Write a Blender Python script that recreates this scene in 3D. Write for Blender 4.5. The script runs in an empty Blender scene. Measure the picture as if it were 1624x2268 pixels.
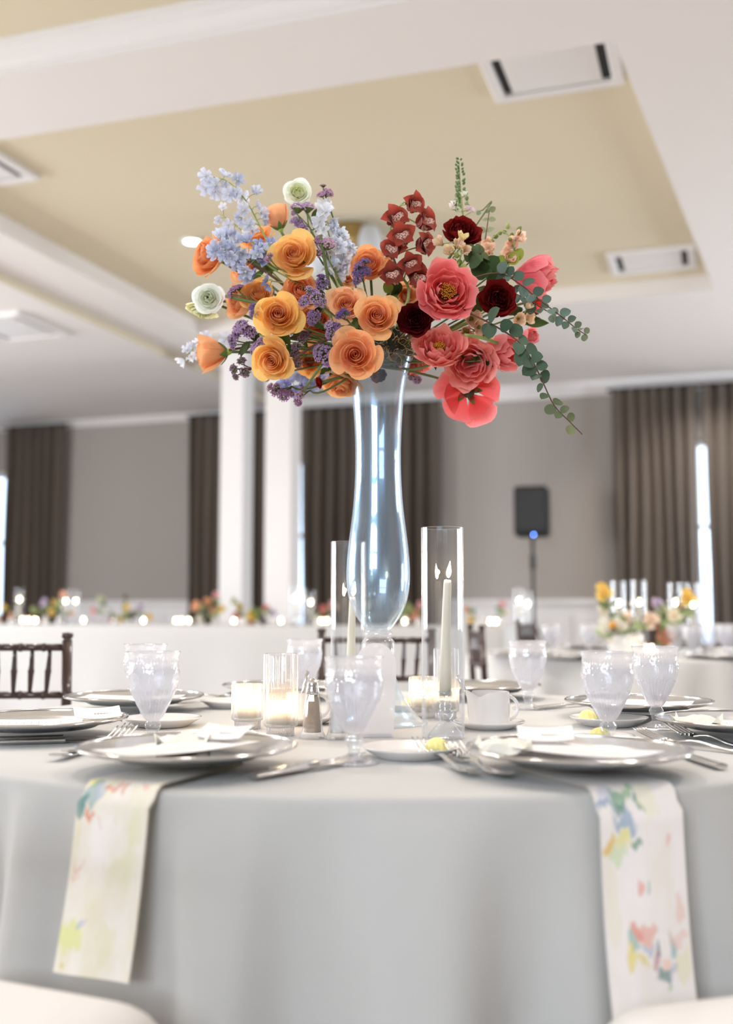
import bpy, math, random
from math import sin, cos, pi, radians, sqrt
from mathutils import Vector, Matrix, Quaternion
random.seed(7)
SC = bpy.context.scene
COL = SC.collection

# ------------------------------------------------------------------ camera
CAMZ = 0.99
FPX = 2400.0                                   # focal length in pixels of the 1624x2268 frame
TILT = math.atan((1352 - 1134) / FPX)
cd = bpy.data.cameras.new('camera')
cd.sensor_fit = 'VERTICAL'; cd.sensor_height = 36.0; cd.lens = FPX / 2268 * 36.0
cd.clip_start = 0.05; cd.clip_end = 100
cd.dof.use_dof = True; cd.dof.focus_distance = 2.15; cd.dof.aperture_fstop = 1.9
cam = bpy.data.objects.new('camera', cd); COL.objects.link(cam)
cam.location = (0, 0, CAMZ); cam.rotation_euler = (pi / 2 + TILT, 0, 0)
SC.camera = cam

# ------------------------------------------------------------------ world, exposure
W = bpy.data.worlds.new('world'); SC.world = W; W.use_nodes = True
bg = W.node_tree.nodes['Background']
bg.inputs[0].default_value = (0.62, 0.80, 1.0, 1); bg.inputs[1].default_value = 3.0
SC.view_settings.view_transform = 'Standard'; SC.view_settings.look = 'None'
SC.view_settings.gamma = 1.0; SC.view_settings.use_curve_mapping = False
SC.view_settings.exposure = 0.56
SC.cycles.caustics_reflective = False; SC.cycles.caustics_refractive = False
SC.cycles.max_bounces = 14; SC.cycles.transparent_max_bounces = 24
SC.cycles.diffuse_bounces = 4; SC.cycles.glossy_bounces = 4; SC.cycles.transmission_bounces = 8
SC.cycles.sample_clamp_indirect = 4.0; SC.cycles.sample_clamp_direct = 0.0
SC.cycles.use_denoising = True; SC.cycles.adaptive_threshold = 0.02

# ------------------------------------------------------------------ frame of the room
TH = radians(18.3)
U = Vector((cos(TH), -sin(TH), 0)); V = Vector((sin(TH), cos(TH), 0))
def R(u, v, z=0.0): return U * u + V * v + Vector((0, 0, z))
def ray(px, py):
    a = (px - 812) / FPX; b = (1134 - py) / FPX
    return Vector((a, cos(TILT) - b * sin(TILT), sin(TILT) + b * cos(TILT)))
def P(px, py, d):                              # a point at distance d in front of the camera position
    r = ray(px, py); r *= d / r.y
    return r + Vector((0, 0, CAMZ))
def T(px, py, z=0.75):                         # a point on the horizontal plane at height z
    r = ray(px, py); r *= (z - CAMZ) / r.z
    return r + Vector((0, 0, CAMZ))
ROOMZ = 3.69; PANELZ = 3.83; BACKV = 12.9

# ------------------------------------------------------------------ room lights
def area(name, loc, direction, sx, sy, power, color):
    l = bpy.data.lights.new(name, 'AREA'); l.shape = 'RECTANGLE'; l.size = sx; l.size_y = sy
    l.energy = power; l.color = color
    o = bpy.data.objects.new(name, l); COL.objects.link(o); o.location = loc
    o.rotation_euler = Vector(direction).to_track_quat('-Z', 'Y').to_euler()
    return o
DAY = (0.84, 0.92, 1.0); WARM = (1.0, 0.94, 0.87)
LW = 1.0
REARV = -4.2; LEFTU = -11.0; RIGHTU = 5.2
REARWIN = (-.7,)
RIGHTFILLWIN = (9.8,); LEFTFILLWIN = (1.5, 5.2)  # unseen side windows, added for daylight fill and thin edge reflections
area('window_daylight', R(-.7, REARV + .12, 2.10), V, 2.8, .90, 72 * LW, DAY)      # the big window behind the camera,
area('window_daylight', R(-.7, REARV + .12, 3.00), V, 2.8, .70, 58 * LW, DAY)      # below and above its transom
for wv in RIGHTFILLWIN: area('window_daylight', R(RIGHTU - .12, wv, 1.95), -U, 1.5, 2.3, 200 * LW, DAY)
for wv in LEFTFILLWIN: area('window_daylight', R(LEFTU + .12, wv, 1.95), U, 1.5, 2.3, 250 * LW, (.94, .97, 1.0))
for (u, v, z) in [(-3.4, 2.9, PANELZ), (-1.3, 2.4, PANELZ), (1.2, 2.2, ROOMZ), (1.3, 4.6, ROOMZ), (1.2, 7.0, ROOMZ), (-6.6, 3.4, 3.6), (-3.8, 3.9, PANELZ), (2.6, 9.6, ROOMZ), (-1.2, 4.1, PANELZ), (-.2, 4.85, ROOMZ), (.1, 11.3, ROOMZ), (-.1, 11.9, ROOMZ)]:  # unseen lamps without fittings; some added to brighten the second table and right curtains
    l = bpy.data.lights.new('ceiling_spot', 'SPOT'); l.energy = 66; l.spot_size = radians(140); l.spot_blend = .6; l.shadow_soft_size = .08; l.color = WARM
    o = bpy.data.objects.new('ceiling_spot', l); COL.objects.link(o); o.location = R(u, v, z - .03)

# ------------------------------------------------------------------ materials
def new_mat(name):
    m = bpy.data.materials.new(name); m.use_nodes = True
    nt = m.node_tree; nt.nodes.clear()
    out = nt.nodes.new('ShaderNodeOutputMaterial')
    return m, nt, out
def nd(nt, kind, **kw):
    n = nt.nodes.new(kind)
    for k, v in kw.items():
        if k.startswith('i_'):
            key = k[2:]; key = int(key) if key.isdigit() else key.replace('_', ' ')
            n.inputs[key].default_value = v
        else: setattr(n, k, v)
    return n
def c4(c): return (c[0], c[1], c[2], 1.0)
def srgb(r, g, b):
    f = lambda x: (x / 255 / 12.92) if x / 255 <= 0.04045 else ((x / 255 + 0.055) / 1.055) ** 2.4
    return (f(r), f(g), f(b))
def plain(name, col, rough=0.6, metal=0.0, bump=0.0, bscale=60.0, vary=0.0, vscale=8.0, coat=0.0, spec=0.5, sheen=0.0, aniso=None):
    m, nt, out = new_mat(name)
    p = nd(nt, 'ShaderNodeBsdfPrincipled', i_Base_Color=c4(col), i_Roughness=rough, i_Metallic=metal)
    p.inputs['Specular IOR Level'].default_value = spec
    p.inputs['Coat Weight'].default_value = coat; p.inputs['Sheen Weight'].default_value = sheen
    tc = nd(nt, 'ShaderNodeTexCoord')
    if vary:
        n = nd(nt, 'ShaderNodeTexNoise', i_Scale=vscale, i_Detail=5.0)
        nt.links.new(tc.outputs['Object'], n.inputs['Vector'])
        mx = nd(nt, 'ShaderNodeMix', data_type='RGBA')
        mx.inputs['A'].default_value = c4([max(0, x * (1 - vary)) for x in col]); mx.inputs['B'].default_value = c4([min(1, x * (1 + vary)) for x in col])
        nt.links.new(n.outputs['Fac'], mx.inputs['Factor']); nt.links.new(mx.outputs['Result'], p.inputs['Base Color'])
    if bump:
        n = nd(nt, 'ShaderNodeTexNoise', i_Scale=bscale, i_Detail=4.0)
        nt.links.new(tc.outputs['Object'], n.inputs['Vector'])
        b = nd(nt, 'ShaderNodeBump', i_Strength=bump, i_Distance=0.01)
        nt.links.new(n.outputs['Fac'], b.inputs['Height']); nt.links.new(b.outputs['Normal'], p.inputs['Normal'])
    nt.links.new(p.outputs[0], out.inputs['Surface'])
    return m
def emit(name, col, s):
    m, nt, out = new_mat(name)
    e = nd(nt, 'ShaderNodeEmission', i_Color=c4(col), i_Strength=s)
    nt.links.new(e.outputs[0], out.inputs['Surface'])
    m.cycles.emission_sampling = 'NONE'
    return m
def thin_glass(name, tint=(0.97, 0.98, 1.0), body=0.04, edge=0.35, rough=0.02, gloss=1.0, haze=0.0, bump=0.0, bscale=80.0, milk=(0.9, 0.89, 0.92), film=0.0):
    """A thin glass wall: see-through, mirror-like by Fresnel, whiter where seen edge-on, with a little body colour."""
    m, nt, out = new_mat(name)
    tr = nd(nt, 'ShaderNodeBsdfTransparent', i_Color=c4(tint))
    df = nd(nt, 'ShaderNodeBsdfDiffuse', i_Color=c4(milk)); tl = nd(nt, 'ShaderNodeBsdfTranslucent', i_Color=c4(milk))
    ms = nd(nt, 'ShaderNodeMixShader', i_0=0.5)
    nt.links.new(df.outputs[0], ms.inputs[1]); nt.links.new(tl.outputs[0], ms.inputs[2])
    lw = nd(nt, 'ShaderNodeLayerWeight', i_Blend=0.5)
    mr = nd(nt, 'ShaderNodeMapRange'); mr.inputs['From Min'].default_value = 0.35; mr.inputs['From Max'].default_value = 1.0
    mr.inputs['To Min'].default_value = body; mr.inputs['To Max'].default_value = edge
    nt.links.new(lw.outputs['Facing'], mr.inputs['Value'])
    m1 = nd(nt, 'ShaderNodeMixShader')
    fac = mr.outputs['Result']
    tc = nd(nt, 'ShaderNodeTexCoord')
    if haze:
        n = nd(nt, 'ShaderNodeTexNoise', i_Scale=14.0, i_Detail=6.0, i_Roughness=0.65)
        nt.links.new(tc.outputs['Object'], n.inputs['Vector'])
        mm = nd(nt, 'ShaderNodeMath', operation='MULTIPLY_ADD', i_1=haze, i_2=-haze * 0.38); mm.use_clamp = True
        nt.links.new(n.outputs['Fac'], mm.inputs[0])
        ad = nd(nt, 'ShaderNodeMath', operation='ADD'); ad.use_clamp = True
        nt.links.new(mm.outputs[0], ad.inputs[0]); nt.links.new(fac, ad.inputs[1]); fac = ad.outputs[0]
    nt.links.new(fac, m1.inputs[0]); nt.links.new(tr.outputs[0], m1.inputs[1]); nt.links.new(ms.outputs[0], m1.inputs[2])
    fr = nd(nt, 'ShaderNodeLayerWeight', i_Blend=0.5)       # Schlick's law, the same from both sides of the wall
    pw = nd(nt, 'ShaderNodeMath', operation='POWER', i_1=5.0); nt.links.new(fr.outputs['Facing'], pw.inputs[0])
    fm = nd(nt, 'ShaderNodeMath', operation='MULTIPLY_ADD', i_1=0.75, i_2=0.045 * gloss); fm.use_clamp = True
    nt.links.new(pw.outputs[0], fm.inputs[0])
    gl = nd(nt, 'ShaderNodeBsdfGlossy', i_Color=(1, 1, 1, 1), i_Roughness=rough)
    m2 = nd(nt, 'ShaderNodeMixShader')
    nt.links.new(fm.outputs[0], m2.inputs[0]); nt.links.new(m1.outputs[0], m2.inputs[1]); nt.links.new(gl.outputs[0], m2.inputs[2])
    if bump:
        n = nd(nt, 'ShaderNodeTexNoise', i_Scale=bscale, i_Detail=3.0)
        nt.links.new(tc.outputs['Object'], n.inputs['Vector'])
        b = nd(nt, 'ShaderNodeBump', i_Strength=bump, i_Distance=0.004)
        nt.links.new(n.outputs['Fac'], b.inputs['Height'])
        for s in (df, tl, gl, fr): nt.links.new(b.outputs['Normal'], s.inputs['Normal'])
    last = m2.outputs[0]
    if film:                                        # a dull film spreading reflections; the window's blue glow is put into its tint
        g2 = nd(nt, 'ShaderNodeBsdfGlossy', i_Color=(.38, .70, 1, 1), i_Roughness=.26)
        m3 = nd(nt, 'ShaderNodeMixShader', i_0=film); nt.links.new(last, m3.inputs[1]); nt.links.new(g2.outputs[0], m3.inputs[2]); last = m3.outputs[0]
    nt.links.new(last, out.inputs['Surface'])
    return m
def petal_mat(name, rough=0.6, trans=0.35, base_dark=0.78, tip_light=1.08, vein=0.06, tipmix=0.0, sheen=0.2):
    """Petal colour comes from the object's own colour; richer at the base, paler at the rim, with fine veins."""
    m, nt, out = new_mat(name)
    oi = nd(nt, 'ShaderNodeObjectInfo'); uv = nd(nt, 'ShaderNodeUVMap')
    sep = nd(nt, 'ShaderNodeSeparateXYZ'); nt.links.new(uv.outputs[0], sep.inputs[0])
    mp = nd(nt, 'ShaderNodeMapping'); mp.inputs['Scale'].default_value = (26, 2.2, 1)
    nt.links.new(uv.outputs[0], mp.inputs['Vector'])
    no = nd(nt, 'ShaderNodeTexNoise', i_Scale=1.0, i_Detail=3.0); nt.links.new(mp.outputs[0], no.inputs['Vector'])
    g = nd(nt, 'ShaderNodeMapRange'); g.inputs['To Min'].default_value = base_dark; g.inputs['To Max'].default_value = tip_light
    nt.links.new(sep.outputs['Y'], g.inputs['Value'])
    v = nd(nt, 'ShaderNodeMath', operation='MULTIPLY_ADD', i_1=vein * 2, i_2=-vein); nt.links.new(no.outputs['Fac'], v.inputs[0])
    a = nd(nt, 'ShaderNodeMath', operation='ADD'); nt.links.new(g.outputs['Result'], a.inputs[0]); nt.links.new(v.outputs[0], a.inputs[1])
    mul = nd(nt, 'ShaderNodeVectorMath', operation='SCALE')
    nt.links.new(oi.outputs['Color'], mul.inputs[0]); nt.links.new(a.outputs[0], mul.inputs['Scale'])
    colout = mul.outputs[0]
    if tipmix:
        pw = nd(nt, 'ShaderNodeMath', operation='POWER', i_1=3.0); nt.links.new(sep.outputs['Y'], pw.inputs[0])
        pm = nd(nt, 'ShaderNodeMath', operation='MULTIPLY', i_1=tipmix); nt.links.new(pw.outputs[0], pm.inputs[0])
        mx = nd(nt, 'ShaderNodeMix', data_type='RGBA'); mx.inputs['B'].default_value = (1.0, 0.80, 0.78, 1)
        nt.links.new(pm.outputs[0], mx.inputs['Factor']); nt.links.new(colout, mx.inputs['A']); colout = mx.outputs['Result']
    p = nd(nt, 'ShaderNodeBsdfPrincipled', i_Roughness=rough); p.inputs['Specular IOR Level'].default_value = 0.12
    p.inputs['Sheen Weight'].default_value = sheen
    nt.links.new(colout, p.inputs['Base Color'])
    t = nd(nt, 'ShaderNodeBsdfTranslucent'); nt.links.new(colout, t.inputs['Color'])
    b = nd(nt, 'ShaderNodeBump', i_Strength=0.25, i_Distance=0.02); nt.links.new(no.outputs['Fac'], b.inputs['Height'])
    nt.links.new(b.outputs['Normal'], p.inputs['Normal'])
    ms = nd(nt, 'ShaderNodeMixShader', i_0=trans)
    nt.links.new(p.outputs[0], ms.inputs[1]); nt.links.new(t.outputs[0], ms.inputs[2]); nt.links.new(ms.outputs[0], out.inputs['Surface'])
    return m

M = {}
M['ceiling'] = plain('ceiling_white_paint', srgb(238, 232, 229), 0.9, bump=.05, bscale=90)
M['tan'] = plain('ceiling_tan_paint', srgb(224, 212, 186), 0.85, bump=.05, bscale=60)
M['trim'] = plain('trim_white_gloss_paint', srgb(236, 232, 231), 0.5, bump=.02)
M['wall'] = plain('wall_taupe_paint', srgb(172, 164, 157), 0.9, bump=.06, bscale=120)
M['carpet'] = plain('carpet_warm_grey', srgb(178, 170, 163), 1.0, bump=.5, bscale=400, vary=.25, vscale=30)
M['curtain'] = plain('curtain_taupe_fabric', srgb(94, 82, 72), 0.95, bump=.15, bscale=500, vary=.08, vscale=3, sheen=.2)
M['metal_brass'] = plain('brushed_brass', (0.55, 0.40, 0.17), 0.35, 1.0, bump=.05)
M['dark_slot'] = plain('dark_duct_slot', (0.03, 0.03, 0.03), 0.8)
M['black_plastic'] = plain('black_speaker_plastic', (0.012, 0.012, 0.013), 0.55, bump=.2, bscale=300)
M['black_metal'] = plain('black_painted_metal', (0.015, 0.015, 0.016), 0.4)
M['cloth'] = plain('grey_satin_tablecloth', srgb(196, 193, 189), 0.78, bump=.10, bscale=900, vary=.02, vscale=5, sheen=.15)
M['white_cloth'] = plain('pale_tablecloth', srgb(206, 204, 202), 0.8, bump=.06, bscale=700)
M['cushion'] = plain('white_cushion_fabric', srgb(232, 226, 222), 0.8, bump=.08, bscale=500)
M['mahogany'] = plain('dark_mahogany_lacquer', srgb(52, 27, 21), 0.28, bump=.03, bscale=60, vary=.3, vscale=20, coat=.5)
M['silver'] = plain('polished_silver', (0.74, 0.72, 0.70), 0.16, 1.0, vary=.05, vscale=25)
M['charger'] = plain('charger_silver_lacquer', (0.70, 0.69, 0.69), 0.24, 0.92, bump=.02, bscale=40)
M['porcelain'] = plain('white_porcelain', srgb(236, 232, 230), 0.12, coat=.6)
M['butter'] = plain('pale_butter', srgb(245, 232, 150), 0.45, bump=.05, bscale=50)
M['paper'] = plain('white_card_stock', srgb(240, 235, 233), 0.75, bump=.04, bscale=300)
M['ink'] = plain('soft_grey_ink', srgb(196, 188, 186), 0.8)
M['tissue'] = plain('cream_tissue_paper', srgb(242, 236, 222), 0.8, bump=.2, bscale=90)
M['wax'] = plain('ivory_candle_wax', srgb(244, 234, 212), 0.45, spec=.4)
M['wick'] = plain('charred_wick', (0.02, 0.015, 0.01), 0.9)
M['flame'] = emit('candle_flame', (1.0, 0.80, 0.50), 45.0)
M['led'] = emit('blue_status_light', (0.10, 0.25, 1.0), 22.0)
M['lamp'] = emit('downlight_glow', (1.0, 0.95, 0.86), 6.0)
M['daypane'] = emit('daylight_window_pane', (0.55, 0.78, 1.0), 1.6)
M['frosted'] = thin_glass('frosted_white_glass', body=.7, edge=.8, rough=.3, milk=(.86, .90, .97))
M['vase'] = thin_glass('vase_clear_glass', tint=(.965, .975, .985), body=.02, edge=.42, rough=.015, gloss=1.9, haze=.06, film=.15)
M['vase_inner'] = thin_glass('vase_inner_face', tint=(.98, .985, .99), body=.01, edge=.25, rough=.02, gloss=.25)
M['clear'] = thin_glass('clear_cylinder_glass', tint=(.97, .98, .99), body=.008, edge=.36, rough=.01, gloss=1.3)
M['pane'] = thin_glass('window_pane_glass', body=.01, edge=.1, gloss=.8)
M['goblet'] = thin_glass('pressed_goblet_glass', tint=(.96, .95, .96), body=.38, edge=.68, rough=.08, gloss=1.8, milk=(.95, .925, .94))
M['crystal'] = thin_glass('crystal_cut_glass', tint=(.94, .95, .965), body=.10, edge=.40, rough=.04, gloss=2.2)
M['ribbed'] = thin_glass('ribbed_votive_glass', tint=(.95, .945, .94), body=.13, edge=.72, rough=.06, gloss=1.8)
M['acrylic'] = thin_glass('frosted_acrylic_card', tint=(.95, .94, .95), body=.60, edge=.6, rough=.12, gloss=1.4, milk=(.92, .90, .91))
M['water'] = thin_glass('still_water', tint=(.93, .95, .98), body=.05, edge=.1, rough=.02, gloss=.8)
M['pepper'] = plain('ground_pepper', srgb(186, 160, 132), 0.95, bump=.5, bscale=900, vary=.45, vscale=900)
M['salt'] = plain('fine_salt', srgb(235, 232, 226), 0.95, bump=.3, bscale=900)
M['chrome'] = plain('chrome_cap', (.80, .78, .76), .1, 1.0)
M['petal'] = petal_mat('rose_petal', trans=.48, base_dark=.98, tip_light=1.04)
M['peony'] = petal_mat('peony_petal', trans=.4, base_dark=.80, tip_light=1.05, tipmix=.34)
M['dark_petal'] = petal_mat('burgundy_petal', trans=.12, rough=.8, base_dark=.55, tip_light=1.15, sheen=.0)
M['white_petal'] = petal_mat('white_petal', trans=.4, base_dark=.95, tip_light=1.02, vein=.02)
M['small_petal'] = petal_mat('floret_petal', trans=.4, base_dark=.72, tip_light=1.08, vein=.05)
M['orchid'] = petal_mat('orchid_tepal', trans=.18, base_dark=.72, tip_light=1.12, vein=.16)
M['leaf'] = petal_mat('leaf_green', rough=.5, trans=.2, base_dark=1.0, tip_light=1.0, vein=.10, sheen=0)
M['stem'] = plain('green_stem', srgb(96, 112, 60), .6, vary=.15, vscale=40)
M['woody'] = plain('brown_woody_stem', srgb(92, 62, 44), .7, vary=.2, vscale=60)
M['palestem'] = plain('pale_green_stem', srgb(150, 164, 92), .6, vary=.15, vscale=40)
M['stamen'] = plain('golden_stamen', srgb(222, 150, 40), .7, vary=.3, vscale=200)
M['greeneye'] = plain('green_flower_eye', srgb(150, 170, 70), .7)
M['darkeye'] = plain('dark_flower_eye', srgb(52, 52, 30), .7)
M['straw'] = plain('dry_excelsior_straw', srgb(196, 170, 118), .7)
M['foam'] = plain('dark_floral_foam', srgb(48, 60, 40), .95, bump=.6, bscale=200)
M['tape'] = plain('dark_green_floral_tape', srgb(34, 42, 34), .4)
def lip_mat():
    m, nt, out = new_mat('orchid_spotted_lip')
    tc = nd(nt, 'ShaderNodeTexCoord'); uv = nd(nt, 'ShaderNodeUVMap')
    vo = nd(nt, 'ShaderNodeTexVoronoi', i_Scale=9.0); nt.links.new(uv.outputs[0], vo.inputs['Vector'])
    cr = nd(nt, 'ShaderNodeValToRGB'); cr.color_ramp.elements[0].position = .36; cr.color_ramp.elements[1].position = .48
    cr.color_ramp.elements[0].color = c4(srgb(110, 28, 24)); cr.color_ramp.elements[1].color = c4(srgb(220, 176, 156))
    nt.links.new(vo.outputs['Distance'], cr.inputs[0])
    p = nd(nt, 'ShaderNodeBsdfPrincipled', i_Roughness=.6); nt.links.new(cr.outputs[0], p.inputs['Base Color']); nt.links.new(p.outputs[0], out.inputs['Surface'])
    return m
M['lip'] = lip_mat()
def napkin_mat(name, blobs, ground):
    """Watercolour print: soft uneven dabs of paint on a pale ground, laid out in the cloth's own UV."""
    m, nt, out = new_mat(name)
    uv = nd(nt, 'ShaderNodeUVMap')
    n1 = nd(nt, 'ShaderNodeTexNoise', i_Scale=9.0, i_Detail=4.0); nt.links.new(uv.outputs[0], n1.inputs['Vector'])
    sb = nd(nt, 'ShaderNodeVectorMath', operation='SUBTRACT', i_1=(.5, .5, .5)); nt.links.new(n1.outputs['Color'], sb.inputs[0])
    sc = nd(nt, 'ShaderNodeVectorMath', operation='SCALE'); sc.inputs['Scale'].default_value = .16; nt.links.new(sb.outputs[0], sc.inputs[0])
    ad = nd(nt, 'ShaderNodeVectorMath', operation='ADD'); nt.links.new(uv.outputs[0], ad.inputs[0]); nt.links.new(sc.outputs[0], ad.inputs[1])
    n2 = nd(nt, 'ShaderNodeTexNoise', i_Scale=3.0, i_Detail=3.0); nt.links.new(uv.outputs[0], n2.inputs['Vector'])
    g = nd(nt, 'ShaderNodeValToRGB'); g.color_ramp.elements[0].color = c4(ground[0]); g.color_ramp.elements[1].color = c4(ground[1])
    g.color_ramp.elements[0].position = .4; g.color_ramp.elements[1].position = .62
    nt.links.new(n2.outputs['Fac'], g.inputs[0]); cur = g.outputs[0]
    for (bu, bv, ru, rv, col, op) in blobs:
        s = nd(nt, 'ShaderNodeVectorMath', operation='SUBTRACT', i_1=(bu, bv, 0)); nt.links.new(ad.outputs[0], s.inputs[0])
        d = nd(nt, 'ShaderNodeVectorMath', operation='MULTIPLY', i_1=(1 / ru, 1 / rv, 0)); nt.links.new(s.outputs[0], d.inputs[0])
        l = nd(nt, 'ShaderNodeVectorMath', operation='LENGTH'); nt.links.new(d.outputs[0], l.inputs[0])
        r = nd(nt, 'ShaderNodeMapRange'); r.inputs['From Min'].default_value = .75; r.inputs['From Max'].default_value = 1.1
        r.inputs['To Min'].default_value = op * .72; r.inputs['To Max'].default_value = 0
        nt.links.new(l.outputs['Value'], r.inputs['Value'])
        mx = nd(nt, 'ShaderNodeMix', data_type='RGBA'); mx.inputs['B'].default_value = c4(col)
        nt.links.new(r.outputs['Result'], mx.inputs['Factor']); nt.links.new(cur, mx.inputs['A']); cur = mx.outputs['Result']
    p = nd(nt, 'ShaderNodeBsdfPrincipled', i_Roughness=.85); nt.links.new(cur, p.inputs['Base Color'])
    nt.links.new(p.outputs[0], out.inputs['Surface'])
    return m

# ------------------------------------------------------------------ mesh helpers
class MB:
    def __init__(s): s.v = []; s.f = []; s.uv = []
    def add(s, vs, fs, uvs=None):
        b = len(s.v); s.v += [tuple(x) for x in vs]; s.f += [tuple(i + b for i in f) for f in fs]
        s.uv += list(uvs) if uvs else [(0, 0)] * len(vs)
        return s
    def grid(s, fn, nu, nv, wrap=False):
        vs = []; uvs = []
        for j in range(nv + 1):
            for i in range(nu if wrap else nu + 1):
                a, b = i / nu, j / nv
                vs.append(fn(a, b)); uvs.append((a, b))
        w = nu if wrap else nu + 1; fs = []
        for j in range(nv):
            for i in range(nu):
                i2 = (i + 1) % w
                fs.append((j * w + i, j * w + i2, (j + 1) * w + i2, (j + 1) * w + i))
        return s.add(vs, fs, uvs)
    def lathe(s, prof, n=32, fn=None, cap0=False, cap1=False):
        vs = []; uvs = []; k = len(prof)
        for j, (r, z) in enumerate(prof):
            for i in range(n):
                a = 2 * pi * i / n; rr = r + (fn(a, j, z) if fn else 0)
                vs.append((rr * cos(a), rr * sin(a), z)); uvs.append((i / n, j / max(1, k - 1)))
        fs = []
        for j in range(k - 1):
            for i in range(n):
                i2 = (i + 1) % n
                fs.append((j * n + i, j * n + i2, (j + 1) * n + i2, (j + 1) * n + i))
        if cap0: fs.append(tuple(range(n - 1, -1, -1)))
        if cap1: fs.append(tuple((k - 1) * n + i for i in range(n)))
        return s.add(vs, fs, uvs)
    def tube(s, pts, rad, n=6, cap=True):
        pts = [Vector(p) for p in pts]; k = len(pts)
        rr = rad if isinstance(rad, (list, tuple)) else [rad] * k
        t0 = (pts[1] - pts[0]).normalized()
        nrm = t0.orthogonal().normalized(); vs = []
        for j in range(k):
            t = (pts[min(j + 1, k - 1)] - pts[max(j - 1, 0)])
            t = t.normalized() if t.length > 1e-9 else t0
            nrm = (nrm - t * nrm.dot(t)); nrm = nrm.normalized() if nrm.length > 1e-6 else t.orthogonal().normalized()
            b = t.cross(nrm)
            for i in range(n):
                a = 2 * pi * i / n
                vs.append(pts[j] + (nrm * cos(a) + b * sin(a)) * rr[j])
        fs = []
        for j in range(k - 1):
            for i in range(n):
                i2 = (i + 1) % n
                fs.append((j * n + i, j * n + i2, (j + 1) * n + i2, (j + 1) * n + i))
        if cap: fs.append(tuple(range(n - 1, -1, -1))); fs.append(tuple((k - 1) * n + i for i in range(n)))
        return s.add(vs, fs)
    def box(s, c, size, mat=None, bev=0.0):
        cx, cy, cz = c; hx, hy, hz = (x / 2 for x in size); mt = mat or Matrix.Identity(3)
        if bev <= 0:
            vs = [Vector((sx * hx, sy * hy, sz * hz)) for sz in (-1, 1) for sy in (-1, 1) for sx in (-1, 1)]
            fs = [(0, 2, 3, 1), (4, 5, 7, 6), (0, 1, 5, 4), (2, 6, 7, 3), (0, 4, 6, 2), (1, 3, 7, 5)]
        else:
            b = min(bev, hx * .9, hy * .9, hz * .9)
            rings = [(hx - b, hy - b, -hz), (hx, hy, -hz + b), (hx, hy, hz - b), (hx - b, hy - b, hz)]
            vs = []
            for (x, y, z) in rings:
                for (sx, sy) in ((-1, -1), (1, -1), (1, 1), (-1, 1)): 
                    vs.append(Vector((sx * x, sy * y, z)))
            fs = [(3, 2, 1, 0), (12, 13, 14, 15)]
            for j in range(3):
                for i in range(4):
                    i2 = (i + 1) % 4; fs.append((j * 4 + i, j * 4 + i2, j * 4 + 4 + i2, j * 4 + 4 + i))
        return s.add([mt @ v + Vector(c) for v in vs], fs)
    def mesh(s, name, mat, smooth=True):
        me = bpy.data.meshes.new(name); me.from_pydata(s.v, [], s.f)
        uvl = me.uv_layers.new(name='UVMap'); 
        li = [0] * len(me.loops); me.loops.foreach_get('vertex_index', li)
        flat = []
        for i in li: flat += s.uv[i]
        uvl.data.foreach_set('uv', flat)
        me.polygons.foreach_set('use_smooth', [smooth] * len(me.polygons))
        if mat: me.materials.append(mat)
        me.update(); return me
    def build(s, name, mat, parent=None, smooth=True, loc=None):
        return put(name, s.mesh(name, mat, smooth), parent, loc)
def put(name, me, parent=None, loc=None, rot=None, scale=None, color=None):
    o = bpy.data.objects.new(name, me); COL.objects.link(o)
    if parent: o.parent = parent
    if loc is not None: o.location = loc
    if rot is not None:
        if isinstance(rot, Quaternion): o.rotation_mode = 'QUATERNION'; o.rotation_quaternion = rot
        else: o.rotation_euler = rot
    if scale is not None: o.scale = (scale,) * 3 if isinstance(scale, (int, float)) else scale
    if color is not None: o.color = c4(color)
    return o
def tag(o, label, cat, group=None):
    o['label'] = label; o['category'] = cat
    if group: o['group'] = group
    return o
def thing(name, label, cat, loc=(0, 0, 0), rz=0.0, group=None):
    o = bpy.data.objects.new(name, None); COL.objects.link(o); o.location = loc; o.rotation_euler = (0, 0, rz)
    o.empty_display_size = .05
    return tag(o, label, cat, group)
def struct(o): o['kind'] = 'structure'; return o
def stuff(o): o['kind'] = 'stuff'; return o
def dup(root, loc=None, rz=None, label=None, group=None, scale=None):
    def cp(o, par):
        c = o.copy(); COL.objects.link(c)
        if par: c.parent = par
        for ch in list(o.children): cp(ch, c)
        return c
    r = cp(root, None)
    if loc is not None: r.location = loc
    if rz is not None: r.rotation_euler = (0, 0, rz)
    if label: r['label'] = label
    if group: r['group'] = group
    if scale: r.scale = (scale,) * 3
    return r
ORD = ['first', 'second', 'third', 'fourth', 'fifth', 'sixth', 'seventh', 'eighth', 'ninth', 'tenth', 'eleventh', 'twelfth', 'thirteenth', 'fourteenth', 'fifteenth', 'sixteenth']
RM = Matrix.Rotation(-TH, 3, 'Z')              # axes of the room
def rbox(name, mat, u0, u1, v0, v1, z0, z1, parent=None, bev=0.0):
    c = R((u0 + u1) / 2, (v0 + v1) / 2, (z0 + z1) / 2)
    return MB().box(c, (u1 - u0, v1 - v0, z1 - z0), RM, bev).build(name, mat, parent, smooth=False)

# ================================================================== THE ROOM
def wall_u(px):                                # where a sight line of the photograph meets the back wall
    m = (px - 812) / FPX; d = BACKV / (cos(TH) + m * sin(TH))
    return m * d * cos(TH) - d * sin(TH)
struct(rbox('floor', M['carpet'], LEFTU - .2, RIGHTU + .2, REARV - .2, BACKV + .3, -.1, 0))
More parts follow.
